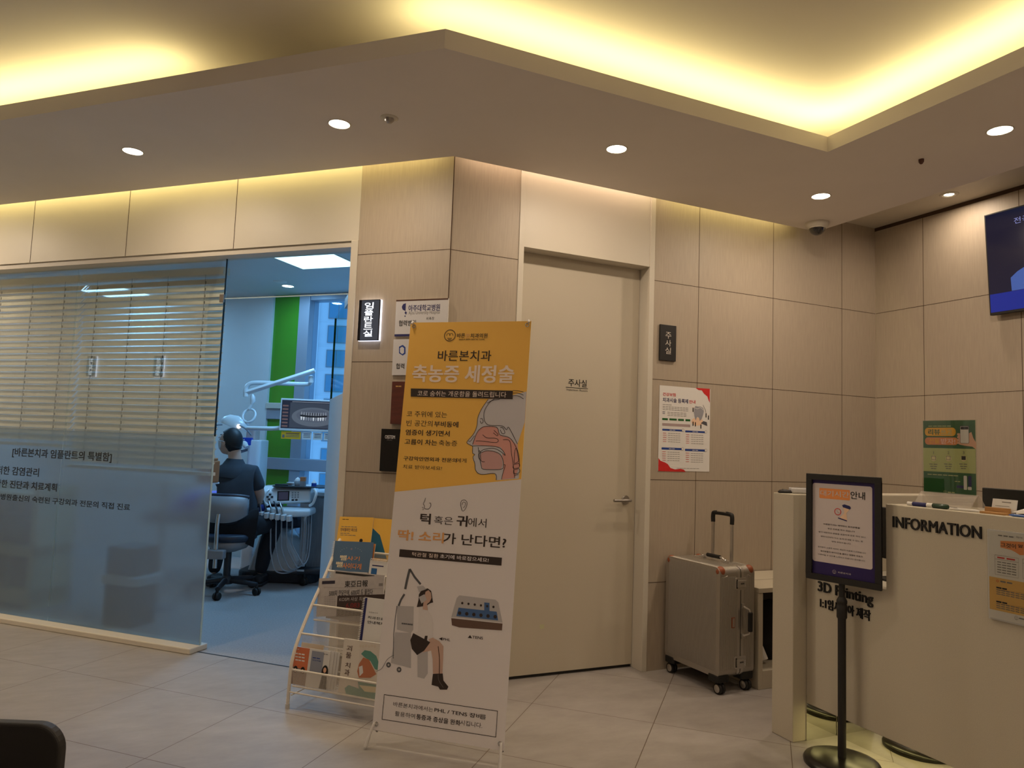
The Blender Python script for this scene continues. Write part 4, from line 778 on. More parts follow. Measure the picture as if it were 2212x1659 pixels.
# ------------------------------------------------------------ banner
B0 = Vector((0.795, 3.100, 0.06)); B1 = Vector((1.241, 2.722, 0.06)); bu = (B1-B0).normalized(); bn = Vector((-bu.y, bu.x, 0)).normalized(); bv = (bn*0.19+Z*1.773).normalized(); by = bv.cross(bu)
MBn = frame(B0, bu, by, bv); MG0 = frame((B0.x, B0.y, 0), bu, bn)
bs = thing('banner_stand', 'tall yellow and white standing banner in front of the brochure rack', 'banner', MG0)
LB = MG0.inverted() @ MBn; BW = (B1-B0).length
p = hit(MBn, 875, 697, 'y', 0); BH = p.z
m_by = mat('banner_yellow', linc=True, c=(0.93, 0.54, 0.10), rough=0.6); m_bw = mat('banner_white', linc=True, c=(0.80, 0.755, 0.76), rough=0.6); m_dk = mat('banner_dark', linc=True, c=(0.035, 0.022, 0.018), rough=0.6); m_bp = mat('banner_pale_pink', linc=True, c=(0.95, 0.80, 0.70), rough=0.6)
a = Art(MBn, 0.0006); a.box(0, BW, -0.0004, 0.0004, 0, BH, m_bw)
yl = a.P(846, 1062)[1]; yr = a.P(1123, 1035)[1]; a.uvshape([(0, yl), (BW, yr), (BW, BH), (0, BH)], m_by, 0)
c4 = lambda x, y: (800+x/3.686, 600+y/3.686)
# profile drawing
head = [c4(*v) for v in ((1045, 958), (940, 968), (905, 1015), (880, 1060), (858, 1110), (848, 1185), (822, 1245), (800, 1275), (775, 1300), (772, 1318), (800, 1334), (815, 1345), (815, 1395), (832, 1408), (818, 1425), (818, 1450), (833, 1480), (835, 1520), (850, 1556), (885, 1566), (993, 1560), (1003, 1612), (1180, 1600), (1188, 1500), (1186, 1420), (1180, 1360), (1172, 1322), (1222, 1322))]
xr_ = BW; hp = [a.P(*v) for v in head[:-5]]; zb_ = a.P(*c4(1180, 1600))[1]; zt2 = a.P(*c4(1180, 900))[1]
m_skl = mat('banner_skull', linc=True, c=(0.62, 0.60, 0.64), rough=0.6)
xe = lambda y: a.P(*c4(1180, y))[1]
hp += [(a.P(*c4(1183, 1600))[0], zb_+0.003), (a.P(*c4(1190, 1480))[0], xe(1480)), (a.P(*c4(1172, 1320))[0], xe(1325)), (xr_-0.001, xe(1150)), (xr_-0.001, xe(905))]
a.uvshape(hp, m_skl, 1)
a.shape([c4(*v) for v in ((862, 1215), (880, 1195), (905, 1186), (985, 1186), (1015, 1200), (1032, 1250), (1060, 1265), (1100, 1270), (1140, 1310), (1168, 1330), (1180, 1400), (1188, 1500), (1150, 1595), (1048, 1606), (1058, 1540), (1062, 1490), (1050, 1400), (1075, 1415), (1040, 1350), (980, 1345), (880, 1335), (815, 1328), (835, 1265))], m_pink, 2)
a.shape([c4(*v) for v in ((885, 1470), (872, 1420), (890, 1390), (940, 1375), (1000, 1385), (1045, 1420), (1055, 1490), (1040, 1525), (900, 1525), (885, 1500))], mat('banner_tongue', linc=True, c=(0.62, 0.36, 0.35), rough=0.6), 3)
st = 0.0024
for pts in (((940, 968), (890, 1040), (858, 1110), (848, 1185), (822, 1245), (775, 1300), (772, 1318), (800, 1334), (815, 1345), (815, 1395), (832, 1408), (818, 1430), (833, 1480), (840, 1535), (885, 1566), (993, 1560), (1003, 1612)),
            ((1030, 968), (960, 985), (910, 1060), (908, 1130), (940, 1172), (1025, 1178), (1060, 1185), (1085, 1210), (1100, 1190), (1130, 1240), (1172, 1325)),
            ((862, 1215), (905, 1186), (985, 1186), (1015, 1200), (1032, 1250), (1100, 1270), (1140, 1310), (1180, 1400), (1188, 1500)),
            ((815, 1328), (840, 1255), (862, 1215)), ((840, 1300), (880, 1300), (1000, 1312), (1018, 1290), (990, 1278), (930, 1275), (895, 1250)), ((985, 1215), (1015, 1245), (1010, 1258), (980, 1235)),
            ((815, 1340), (900, 1338), (1000, 1345), (1050, 1370), (1075, 1415), (1040, 1385), (980, 1358), (900, 1370), (870, 1400)), ((860, 1350), (870, 1430), (885, 1500), (905, 1525), (1040, 1525), (1062, 1490), (1045, 1420), (1000, 1388), (930, 1378), (880, 1395)),
            ((1058, 1290), (1110, 1300), (1125, 1400), (1140, 1500), (1150, 1595)), ((1062, 1490), (1075, 1495), (1055, 1560), (1046, 1606)), ((875, 1125), (890, 1122), (900, 1145), (885, 1160), (875, 1140)), ((1035, 1195), (1055, 1195), (1072, 1235), (1050, 1240), (1035, 1210)),
            ((1145, 1480), (1150, 1390), (1162, 1357), (1172, 1400), (1180, 1460), (1145, 1480)), ((1140, 1490), (1185, 1480), (1185, 1510), (1140, 1518), (1140, 1490)), ((1142, 1530), (1186, 1522), (1186, 1552), (1144, 1560), (1142, 1530)), ((1148, 1575), (1180, 1566)), ((870, 1372), (862, 1430), (890, 1462), (912, 1465)), ((876, 1380), (880, 1450)), ((780, 1300), (800, 1300), (830, 1258)),
            ((1020, 1000), (1210, 985))[:0] or ((990, 965), (930, 1000))):
    a.line([c4(*v) for v in pts], st, m_dk, 4)
a.shape([c4(324, 882), c4(1136, 900), c4(1134, 968), c4(323, 947)], m_dk, 5)
for y0 in (900, 918, 940): a.line([c4(1136, y0), c4(1180, y0+2), c4(1221, y0+10+(y0-900)*0.4)], st, m_dk, 5)
a.t('코로 숨쉬는 개운함을 돌려드립니다', c4(380, 898), c4(1082, 955), m_bp, 6)
a.logo(c4(634, 460), 0.0265, m_dk, 3); a.t('바른', c4(693, 443), c4(752, 478), m_dk, 3, 0.02); a.t('본', c4(760, 445), c4(792, 478), mat('banner_tan', linc=True, c=(0.85, 0.5, 0.2), rough=0.6), 3, 0.02); a.t('치과의원', c4(800, 444), c4(932, 480), m_dk, 3, 0.02); a.t('BARUN BON DENTAL CLINIC', c4(708, 486), c4(913, 497), m_dk, 3, 0.02)
a.t('바른본치과', c4(543, 580), c4(960, 664), m_dk, 3, 0.012); a.t('축농증 세정술', c4(345, 695), c4(1137, 838), m_bp, 3, 0.04)
a.t('코 주위에 있는', c4(293, 1060), c4(609, 1115), m_dk, 3); a.t('빈 공간의', c4(290, 1133), c4(494, 1186), m_dk, 3); a.t('부비동에', c4(512, 1142), c4(699, 1192), m_dk, 3, 0.03); a.t('염증이 생기면서', c4(285, 1208), c4(630, 1264), m_dk, 3, 0.03); a.t('고름이 차는', c4(277, 1283), c4(530, 1336), m_dk, 3, 0.03); a.t('축농증', c4(548, 1292), c4(690, 1342), m_dk, 3)
a.t('구강악안면외과 전문의', c4(267, 1420), c4(686, 1472), m_dk, 3, 0.03); a.t('에게', c4(688, 1436), c4(765, 1474), m_dk, 3); a.t('치료 받아보세요!', c4(262, 1487), c4(570, 1534), m_dk, 3)
c5 = lambda x, y: (780+x/2.637, 1030+y/2.637)
a.line([c5(368, 120), c5(362, 140), c5(355, 155), c5(362, 165), c5(362, 180), c5(385, 183), c5(398, 165), c5(396, 150), c5(388, 150)], 0.0022, m_dk, 3); a.line([c5(348, 172), c5(356, 180)], 0.002, m_dk, 3, False); a.line([c5(350, 188), c5(358, 185)], 0.002, m_dk, 3, False)
a.line([c5(568, 160), c5(572, 138), c5(590, 132), c5(604, 145), c5(602, 165), c5(590, 190), c5(578, 194), c5(572, 180), c5(568, 160)], 0.0022, m_dk, 3); a.line([c5(576, 160), c5(582, 145), c5(596, 150), c5(590, 170), c5(582, 176)], 0.002, m_dk, 3)
a.t('턱', c5(342, 208), c5(393, 270), m_dk, 3, 0.05); a.t('혹은', c5(419, 222), c5(522, 276), m_dk, 3); a.t('귀', c5(549, 220), c5(603, 284), m_dk, 3, 0.05); a.t('에서', c5(612, 232), c5(713, 290), m_dk, 3)
m_bo = mat('banner_orange', linc=True, c=(0.80, 0.40, 0.14), rough=0.6); a.t('딱! 소리', c5(215, 300), c5(468, 378), m_bo, 3, 0.05); a.t('가 난다면?', c5(473, 318), c5(824, 408), m_dk, 3, 0.03)
a.rect(c5(221, 412), c5(800, 506), m_dk, 2)
x0_, _ = a.P(*c5(221, 412)); x1_, _ = a.P(*c5(800, 450)); za = a.P(*c5(221, 412))[1]; zb = a.P(*c5(221, 462))[1]
a.t('턱관절 질환', c5(293, 428), c5(440, 464), m_bp, 4); a.t('초기에 바로잡으세요!', c5(452, 440), c5(726, 487), m_bw, 4, 0.03)
# printed machine, seated model and device
m_lgp = mat('light_grey_print', linc=True, c=(0.50, 0.48, 0.49), rough=0.6); m_skb = mat('banner_skin', linc=True, c=(0.60, 0.40, 0.32), rough=0.6); m_dgp = mat('banner_dark_grey', linc=True, c=(0.10, 0.10, 0.11), rough=0.6)
a.line([c5(278, 525), c5(262, 590), c5(252, 640)], 0.011, m_dgp, 2, False); a.line([c5(278, 525), c5(305, 570), c5(340, 612)], 0.009, m_dgp, 2, False); a.line([c5(248, 668), c5(228, 700), c5(214, 735)], 0.009, m_dgp, 2, False); a.line([c5(205, 735), c5(196, 800), c5(186, 900), c5(184, 1035)], 0.003, m_dgp, 2, False)
a.shape([c5(205, 735), c5(300, 738), c5(298, 870), c5(285, 890), c5(205, 870)], m_lgp, 1); a.shape([c5(195, 885), c5(285, 890), c5(285, 1090), c5(170, 1060)], m_lgp, 1); a.dash(c5(232, 835), c5(296, 842), m_dgp, 3, 6, 0.006)
for x, y in ((157, 1071), (217, 1098)): a.disc(c5(x, y), 0.011, m_dgp, 2, 16); a.disc(c5(x, y), 0.0045, m_lgp, 3, 12)
a.line([c5(188, 1015), c5(150, 1040), c5(120, 1090), c5(88, 1108)], 0.0018, m_dgp, 3)
a.shape([c5(320, 890), c5(380, 900), c5(380, 1120), c5(360, 1150), c5(322, 1140)], m_lgp, 1)
a.shape([c5(330, 740), c5(372, 748), c5(402, 790), c5(412, 840), c5(410, 905), c5(420, 930), c5(390, 935), c5(300, 900), c5(300, 890), c5(325, 880)], mat('banner_blouse', linc=True, c=(0.74, 0.70, 0.70), rough=0.6), 2)
a.shape([c5(298, 890), c5(345, 915), c5(395, 942), c5(360, 990), c5(320, 1015), c5(290, 980), c5(281, 930)], m_dk, 3); a.shape([c5(365, 905), c5(380, 905), c5(376, 935), c5(360, 925)], m_dk, 3)
a.shape([c5(385, 940), c5(410, 918), c5(445, 935), c5(470, 965), c5(468, 1040), c5(464, 1125), c5(440, 1130), c5(410, 1120), c5(408, 1040), c5(400, 990), c5(350, 1000), c5(370, 970)], m_skb, 2); a.line([c5(440, 965), c5(447, 1040), c5(446, 1125)], 0.003, m_brown, 4)
a.shape([c5(410, 1122), c5(466, 1120), c5(470, 1160), c5(498, 1195), c5(490, 1212), c5(450, 1212), c5(440, 1195), c5(402, 1185)], m_dk, 3); a.line([c5(440, 1125), c5(444, 1160), c5(470, 1200)], 0.0015, m_grey, 4)
a.shape([c5(345, 645), c5(380, 635), c5(400, 650), c5(411, 715), c5(395, 720), c5(370, 735), c5(318, 742), c5(328, 700), c5(330, 670)], m_dk, 3); a.shape([c5(368, 655), c5(385, 645), c5(398, 660), c5(402, 690), c5(392, 712), c5(376, 725), c5(382, 760), c5(352, 755), c5(358, 700)], m_skb, 4)
a.shape([c5(330, 685), c5(362, 668), c5(375, 700), c5(345, 722)], m_lgp, 5); a.shape([c5(385, 925), c5(410, 915), c5(435, 935), c5(400, 950)], m_skb, 4); a.shape([c5(320, 625), c5(355, 620), c5(372, 640), c5(330, 655)], m_lgp, 4)
a.t('◀PHL', c5(445, 912), c5(508, 938), m_dk, 3, 0.02); a.t('▲TENS', c5(610, 900), c5(694, 927), m_dk, 3, 0.02)
a.shape([c5(560, 675), c5(765, 700), c5(782, 715), c5(806, 830), c5(540, 800), c5(514, 800), c5(545, 690)], m_lgp, 1); a.shape([c5(514, 805), c5(806, 836), c5(803, 875), c5(560, 858), c5(518, 845)], mat('banner_wood', linc=True, c=(0.14, 0.08, 0.06), rough=0.6), 2)
a.shape([c5(556, 745), c5(773, 768), c5(781, 818), c5(543, 793)], mat('banner_blue', linc=True, c=(0.06, 0.14, 0.33), rough=0.6), 2); a.shape([c5(702, 715), c5(732, 718), c5(732, 765), c5(702, 762)], MATS['banner_blue'], 2)
for i in range(6): a.disc(c5(562+i*40.5, 776+i*4.2), 0.0075, m_dk, 3, 14)
for i in range(6): a.disc(c5(577+i*35.5, 719+i*4.4), 0.005, m_dk, 3, 12)
u0, v1 = a.P(*c5(133, 1240)); u1, v0 = a.P(*c5(768, 1482))
for q0, q1 in (((u0, v0), (u1, v0)), ((u1, v0), (u1, v1)), ((u1, v1), (u0, v1)), ((u0, v1), (u0, v0))):
    h_ = 0.0012; a.uvshape([(min(q0[0], q1[0])-h_, min(q0[1], q1[1])-h_), (max(q0[0], q1[0])+h_, min(q0[1], q1[1])-h_), (max(q0[0], q1[0])+h_, max(q0[1], q1[1])+h_), (min(q0[0], q1[0])-h_, max(q0[1], q1[1])+h_)], m_dk, 3)
a.t('바른본치과에서는', c5(186, 1280), c5(410, 1340), m_dk, 3); a.t('PHL / TENS 장비', c5(420, 1313), c5(683, 1378), m_dk, 3, 0.03); a.t('를', c5(684, 1352), c5(711, 1384), m_dk, 3)
a.t('활용하여', c5(195, 1333), c5(307, 1378), m_dk, 3); a.t('통증과 증상을 완화', c5(317, 1350), c5(565, 1418), m_dk, 3, 0.03); a.t('시킵니다.', c5(567, 1384), c5(690, 1432), m_dk, 3)
a.build('banner_sheet', bs, LB)
for x, z in ((0.018, BH-0.018), (BW-0.018, BH-0.018), (0.018, 0.025), (BW-0.018, 0.025)):
    b = MB(); b.tube([(x+0.008*math.cos(i*0.393), -0.0022, z+0.008*math.sin(i*0.393)) for i in range(16)], 0.0022, m_chrome, 6, closed=True); b.build('eyelet', bs, LB)
m_pl = mat('grey_plastic', linc=True, c=(0.55, 0.52, 0.50), rough=0.35)
hub = (BW/2, 0.10, 0.62)
for x, s in ((0.012, -1), (BW-0.012, 1)):
    b = MB(); xx = x+s*0.004
    b.tube([hub, (x, 0.012, BH-0.01), (x, -0.004, BH+0.003), (xx, -0.010, BH-0.008)], 0.005, m_pl, 8); b.build('upper_rod', bs, LB)
    b = MB(); q = LB.inverted() @ Vector((x+s*0.012, -0.055, 0.007)); b.tube(smooth_path([(x, -0.006, 0.028), (x+s*0.002, -0.016, 0.018), (x+s*0.008, (q.y-0.016)/2, -0.02), q], 5), [0.006]*10+[0.0075]*6, m_pl, 8); b.build('front_foot', bs, LB)
    b = MB(); q2 = LB.inverted() @ Vector((x, 0.02, 0.045)); b.tube([hub, tuple(q2), (x, -0.004, 0.03)], 0.005, m_pl, 8); b.build('lower_rod', bs, LB)
b = MB(); q = LB.inverted() @ Vector((BW/2, 0.33, 0.008)); b.tube([hub, q], 0.006, m_pl, 8); b.build('rear_leg', bs, LB); b = MB(); b.ball(hub, 0.022, m_pl); b.build('hub', bs, LB)

# ------------------------------------------------------------ brochure rack
RO = DA*-2.135+NA*2.985; MRk = frame(RO, DA, NA); RWd = 0.50
m_wire = mat('cream_wire', linc=True, c=(0.72, 0.66, 0.58), rough=0.4); m_scrn = mesh_screen_mat('cream_wire_mesh', (225, 215, 200))
rk = thing('brochure_rack', 'cream wire brochure rack with sloping mesh pockets beside the doorway', 'rack', MRk)
prof = [(0.0, 0.008), (0.008, 0.17), (0.022, 0.235), (0.06, 0.315), (0.16, 0.46), (0.245, 0.565), (0.36, 0.73)]
for x in (0.006, RWd-0.006):
    b = MB(); b.tube(smooth_path([(x, y, z) for y, z in prof], 4)+[Vector((x, 0.372, 0.745)), Vector((x, 0.385, 0.73)), Vector((x, 0.395, 0.008))], 0.0085, m_wire, 10); sf = b.build('side_frame', rk)
    b = MB(); b.cyl((x, 0, 0), (x, 0, 0.02), 0.0105, m_pl, 12); b.cyl((x, 0.395, 0), (x, 0.395, 0.02), 0.0105, m_pl, 12); b.build('foot_cap', sf)
xa, xb = 0.012, RWd-0.012
b = MB(); b.cyl((xa, 0.39, 0.06), (xb, 0.39, 0.06), 0.005, m_wire, 8); b.cyl((xa, 0.0, 0.075), (xb, 0.0, 0.075), 0.004, m_wire, 8)
for x in (0.02, RWd-0.02): b.cyl((x, 0.006, 0.06), (x, 0.39, 0.06), 0.004, m_wire, 8)
b.build('cross_bar', rk)
def on_prof(z):
    for (y0, z0), (y1, z1) in zip(prof, prof[1:]):
        if z0 <= z <= z1: return y0+(y1-y0)*(z-z0)/(z1-z0)
tiers = [(0.175, 0.095, 0.012), (0.33, 0.25, on_prof(0.33)), (0.45, 0.375, on_prof(0.45)), (0.60, 0.53, on_prof(0.60)), (0.70, 0.64, on_prof(0.70))]
for zt_, zb_, y_ in tiers:
    b = MB(); b.cyl((xa, y_, zt_), (xb, y_, zt_), 0.0055, m_wire, 8); b.cyl((xa, y_+0.012, zb_), (xb, y_+0.012, zb_), 0.004, m_wire, 8); b.cyl((xa, y_+0.085, zb_+0.006), (xb, y_+0.085, zb_+0.006), 0.004, m_wire, 8)
    b.poly([(xa, y_, zt_), (xb, y_, zt_), (xb, y_+0.012, zb_), (xa, y_+0.012, zb_)], m_scrn); b.poly([(xa, y_+0.012, zb_), (xb, y_+0.012, zb_), (xb, y_+0.085, zb_+0.006), (xa, y_+0.085, zb_+0.006)], m_scrn)
    zt3 = min(zb_+0.24, 0.80); b.poly([(xa, y_+0.085, zb_+0.006), (xb, y_+0.085, zb_+0.006), (xb, y_+0.105, zb_+0.13), (xa, y_+0.105, zb_+0.13)], m_scrn); b.build('pocket', rk)

def booklet(name, label, cat, pa, pb, y0, z0, lean, th, m, fn=None, spiral=None, dx=0.0, group=None, x1=None, roll=0.0):
    """a booklet standing in a pocket: its top corners are read at its own depth in the rack"""
    Mb = MRk @ Matrix.Translation((0, y0, z0)) @ Matrix.Rotation(math.radians(-lean), 4, 'X') @ Matrix.Rotation(math.radians(-roll), 4, 'Y')
    p = hit(Mb, *pa, 'y', 0); q = hit(Mb, *pb, 'y', 0); X0 = p.x; X1 = q.x if x1 is None else X0+x1; Hh = (p.z+q.z)/2 if x1 is None else p.z
    Mo = Mb @ Matrix.Translation(((X0+X1)/2, 0, 0)); w_ = (X1-X0)/2; b = MB(); b.box(-w_, w_, 0, th, 0, Hh, m_paper)
    ink = Art(Mo, 0.0002); ink.box(-w_-0.0005, w_+0.0005, -0.0006, 0, 0, Hh, m); ink.lift = 0.0008
    if fn: fn(ink, w_, Hh)
    t = thing(name, label, cat, Mo, group); b.build('pages', t); ink.build('cover', t)
    if spiral:
        b = MB(); n = int((Hh if spiral == 'side' else 2*w_)/0.008)
        for i in range(n):
            k_ = 0.004+i*0.008; c_ = (-w_, 0, k_) if spiral == 'side' else (-w_+k_, 0, Hh); r = 0.0065+th*0.4
            pts = [(c_[0]+(-0.3+math.cos(j*0.785))*r*0.8, th/2+math.sin(j*0.785)*r, c_[2]) if spiral == 'side' else (c_[0], th/2+math.sin(j*0.785)*r, c_[2]+(-0.3+math.cos(j*0.785)*-1)*-r*0.8) for j in range(8)]
            b.tube(pts, 0.0011, m_paper, 5, closed=True)
        b.build('spiral', t)
    return t
cb = lambda x, y: (640+x/7.214, 1100+y/7.214); cr_ = lambda x, y: (600+x/3.19, 1080+y/3.19)
def fy(a, w_, H): a.dash(cb(722, 158), cb(825, 160), m_blackp, 1, 2, 0.003); a.dash(cb(705, 262), cb(955, 285), m_grey, 1, 5, 0.003); a.t('인비절라인 퍼스트', cb(695, 290), cb(948, 350), m_navy, 1, 0.01); a.dash(cb(690, 368), cb(840, 380), m_grey, 1, 3, 0.003); a.dash(cb(690, 395), cb(935, 415), m_grey, 1, 4, 0.003); a.disc(cb(1010, 490), 0.010, m_blackp, 1)
booklet('booklet', 'yellow booklet with a printed cover, highest in the rack', 'booklet', (735, 1113), (807, 1121), 0.358, 0.648, 13, 0.006, mat('booklet_yellow', linc=True, c=(0.80, 0.46, 0.07), rough=0.4), fy, roll=2.5)
def fy2(a, w_, H): a.uvshape([(-w_, H*0.1), (w_*0.9, H*0.1), (-w_*0.1, H*0.62), (-w_, H*0.78)], mat('teal_print', (20, 90, 120)), 1)
booklet('booklet', 'second yellow booklet with a dark teal shape, tucked beside the first', 'booklet', (807, 1119), (836, 1123), 0.366, 0.648, 12, 0.008, MATS['booklet_yellow'], fy2, x1=0.12)
def fb(a, w_, H):
    a.rrect(cb(605, 492), cb(1160, 990), 0.002, mat('booklet_blue', linc=True, c=(0.085, 0.16, 0.27), rough=0.4), 0)
    n = 9
    for i in range(n+1):
        an = math.pi*(0.88-0.76*i/n); x, y = 865+175*math.cos(an), 690-95*math.sin(an)
        if abs(i-4.5) > 0.9: a.disc(cb(x-10, y), 0.0013, m_paper, 1, 6)
    a.ring(cb(862, 620), 0.0035, 0.001, m_pink, 1); a.t('뺄', cb(690, 715), cb(782, 800), mat('cream_letters', (235, 220, 190)), 2, 0.03); a.t('사기', cb(795, 730), cb(985, 805), m_orange, 2, 0.03); a.t('뺄', cb(628, 815), cb(720, 905), MATS['cream_letters'], 2, 0.03); a.t('사이다개', cb(730, 835), cb(1010, 940), m_orange, 2, 0.03)
booklet('booklet', 'blue spiral-bound booklet with white and orange lettering', 'booklet', (723, 1166), (801, 1174), 0.285, 0.538, 11, 0.006, m_paper, fb, 'side', roll=2.5)
booklet('booklet', 'thin orange-edged booklet standing just behind the blue spiral one', 'booklet', (799, 1173), (811, 1176), 0.297, 0.538, 10, 0.004, m_orange)
def fc(a, w_, H): a.uvshape([(-w_*0.75, 0.01), (-w_*0.1, 0.01), (-w_*0.1, H*0.72), (-w_*0.75, H*0.72)], mat('booklet_blue2', (40, 100, 160)), 1); a.uvshape([(-w_*0.7, H*0.8), (w_*0.6, H*0.8), (w_*0.6, H*0.84), (-w_*0.7, H*0.84)], m_navy, 1)
booklet('desk_calendar', 'small white spiral calendar with a blue block, beside the blue booklet', 'calendar', (800, 1210), (833, 1214), 0.272, 0.538, 8, 0.006, m_paper, fc, 'top', x1=0.10)
m_news = mat('newsprint', linc=True, c=(0.40, 0.365, 0.355), rough=0.9, noise=0.05, nscale=50)
def fn_(a, w_, H):
    cn = cb; a.t('東亞日報', cn(762, 1118), cn(1112, 1205), m_blackp, 1, 0.02); a.rect(cn(405, 1120), cn(603, 1160), mat('news_navy', (35, 30, 50)), 1)
    a.line([cn(430, 1218), cn(1345, 1240)], 0.0008, m_grey, 1, False); a.t('5000피 한달만에, 6000피 도 뚫었다', cn(515, 1265), cn(1190, 1335), m_blackp, 1, 0.005); a.rect(cn(1290, 1155), cn(1350, 1195), m_grey, 1)
    for k_ in range(8): a.dash(cn(440, 1350+k_*27), cn(620, 1362+k_*27), m_grey, 1, 5, 0.0018)
    a.rect(cn(645, 1350), cn(1400, 1650), mat('news_brown', (50, 34, 30)), 1); a.t('KOSPI 사상 최고', cn(675, 1375), cn(1085, 1425), m_news, 2, 0.01); a.t('6,083', cn(780, 1465), cn(985, 1545), mat('news_red', (120, 30, 25)), 2, 0.03)
booklet('newspaper', 'folded grey newspaper headed 東亞日報 in the middle pocket', 'newspaper', (690, 1247), (830, 1246), 0.168, 0.387, 14, 0.006, m_news, fn_, roll=7.5)
booklet('newspaper', 'second newspaper, only its dark-banded top edge showing behind the first', 'newspaper', (723, 1233), (832, 1241), 0.180, 0.387, 14, 0.004, m_news, lambda a, w_, H: a.uvshape([(-w_*0.95, H-0.016), (w_*0.6, H-0.016), (w_*0.6, H-0.006), (-w_*0.95, H-0.006)], m_black, 1))
def fw(a, w_, H): a.uvshape([(-w_+0.001, 0), (-w_+0.016, 0), (-w_+0.016, H-0.002), (-w_+0.001, H-0.002)], m_navy, 1); a.t('바른본치과', cr_(630, 768), cr_(690, 785), m_grey, 1); a.t('치과진료', cr_(622, 798), cr_(735, 832), m_blackp, 1, 0.03); a.t('안내책자', cr_(620, 830), cr_(735, 866), m_blackp, 1, 0.03)
booklet('booklet', 'white spiral booklet with a navy spine strip reading 치과진료 안내책자', 'booklet', (788, 1290), (825, 1292), 0.09, 0.26, 9, 0.008, m_paper, fw, 'side', x1=0.17)
def fo(a, w_, H):
    a.dash(cr_(124, 1025), cr_(150, 1030), m_paper, 1, 2, 0.003)
    for k_ in range(3): a.dash(cr_(122, 1055+k_*22), cr_(188, 1068+k_*22), m_paper, 1, 3, 0.006)
    zc = a.P(*cr_(150, 1152))[1]; a.uvshape([(-w_, 0), (w_, 0), (w_, zc-0.01), (-w_, zc)], mat('photo_grey', (150, 130, 120)), 1)
    for dx in (-0.45, 0.45): a.uvshape([(dx*w_+0.012*math.cos(j*0.42), zc-0.012+0.016*math.sin(j*0.42)) for j in range(15)], m_blackp, 2); a.uvshape([(dx*w_+0.0065*math.cos(j*0.42), zc-0.016+0.009*math.sin(j*0.42)) for j in range(15)], m_skinp, 3)
booklet('brochure', 'orange brochure with white lettering and a photo strip, lowest pocket', 'brochure', (636, 1395), (670, 1402), 0.030, 0.102, 8, 0.004, mat('brochure_orange', linc=True, c=(0.62, 0.17, 0.07), rough=0.4), fo)
def fg(a, w_, H):
    a.rect(cr_(238, 1038), cr_(302, 1200), mat('photo_grey2', (140, 145, 160)), 1); a.dash(cr_(242, 1085), cr_(296, 1095), m_blue, 2, 2, 0.004); a.t('치과치료', cr_(240, 1098), cr_(298, 1116), m_blue, 2, 0.02); a.dash(cr_(316, 1060), cr_(348, 1066), m_grey, 2, 2, 0.003)
    x, z = a.P(*cr_(325, 1185)); a.uvshape([(x+0.018*math.cos(j*0.42), z+0.03*math.sin(j*0.42)) for j in range(15)], m_blackp, 2); a.uvshape([(x-0.001+0.0085*math.cos(j*0.42), z+0.008+0.012*math.sin(j*0.42)) for j in range(15)], m_skinp, 3); a.uvshape([(x-0.022, 0.001), (x+0.020, 0.001), (x+0.014, z-0.022), (x-0.014, z-0.022)], m_blackp, 2)
booklet('brochure', 'pale blue-grey brochure with a portrait, beside the orange one', 'brochure', (670, 1400), (714, 1408), 0.028, 0.102, 8, 0.004, mat('brochure_white', (215, 212, 208), rough=0.4), fg, group='white brochures in the lowest pocket')
for i in range(3): booklet('brochure', ['white brochure fanned out first behind the portrait one', 'white brochure fanned out second behind the portrait one', 'white brochure fanned out last, next to the illustrated book'][i], 'brochure', (700+i*9, 1403+i*1.5), (722+i*6, 1409+i), 0.034+i*0.006, 0.102, 8, 0.003, MATS['brochure_white'], None, group='white brochures in the lowest pocket')
booklet('brochure', 'cream leaflet lying behind the orange brochure', 'brochure', (652, 1388), (700, 1393), 0.062, 0.102, 9, 0.003, mat('leaflet_cream', (235, 210, 175), rough=0.5))
def fm(a, w_, H):
    for i, (ch, ya, yb) in enumerate((('괴', 1000, 1042), ('물', 1048, 1092), ('치', 1118, 1158), ('과', 1164, 1212))): a.t(ch, cr_(478-i*5, ya), cr_(510-i*6, yb), m_brown, 1, 0.02)
    a.shape([cr_(*v) for v in ((575, 1060), (600, 1035), (640, 1042), (680, 1075), (700, 1130), (705, 1180), (670, 1165), (640, 1110), (600, 1085))], mat('sea_green_print', (95, 150, 135)), 1)
    a.shape([cr_(*v) for v in ((560, 1130), (590, 1085), (630, 1100), (680, 1200), (640, 1225), (560, 1225), (548, 1180))], mat('brick_print', (190, 120, 85)), 2); a.shape([cr_(*v) for v in ((560, 1150), (585, 1140), (590, 1190), (565, 1215))], m_paper, 3)
    a.shape([cr_(*v) for v in ((550, 1240), (680, 1255), (700, 1380), (470, 1335), (462, 1295), (490, 1275), (560, 1300))], MATS['sea_green_print'], 1); a.shape([cr_(*v) for v in ((560, 1275), (690, 1290), (690, 1330), (600, 1320))], mat('cream_print2', (225, 210, 170)), 2)
    for k_ in range(6): a.ring(cr_(570+k_*20, 1005+5*(k_ % 2)), 0.004, 0.0008, mat('gold_line', (205, 180, 130)), 1)
booklet('book', 'cream picture book titled 괴물 치과 in the lowest pocket', 'book', (744, 1379), (828, 1392), 0.026, 0.102, 7, 0.009, mat('book_cream', linc=True, c=(0.70, 0.64, 0.56), rough=0.5), fm, x1=0.215)

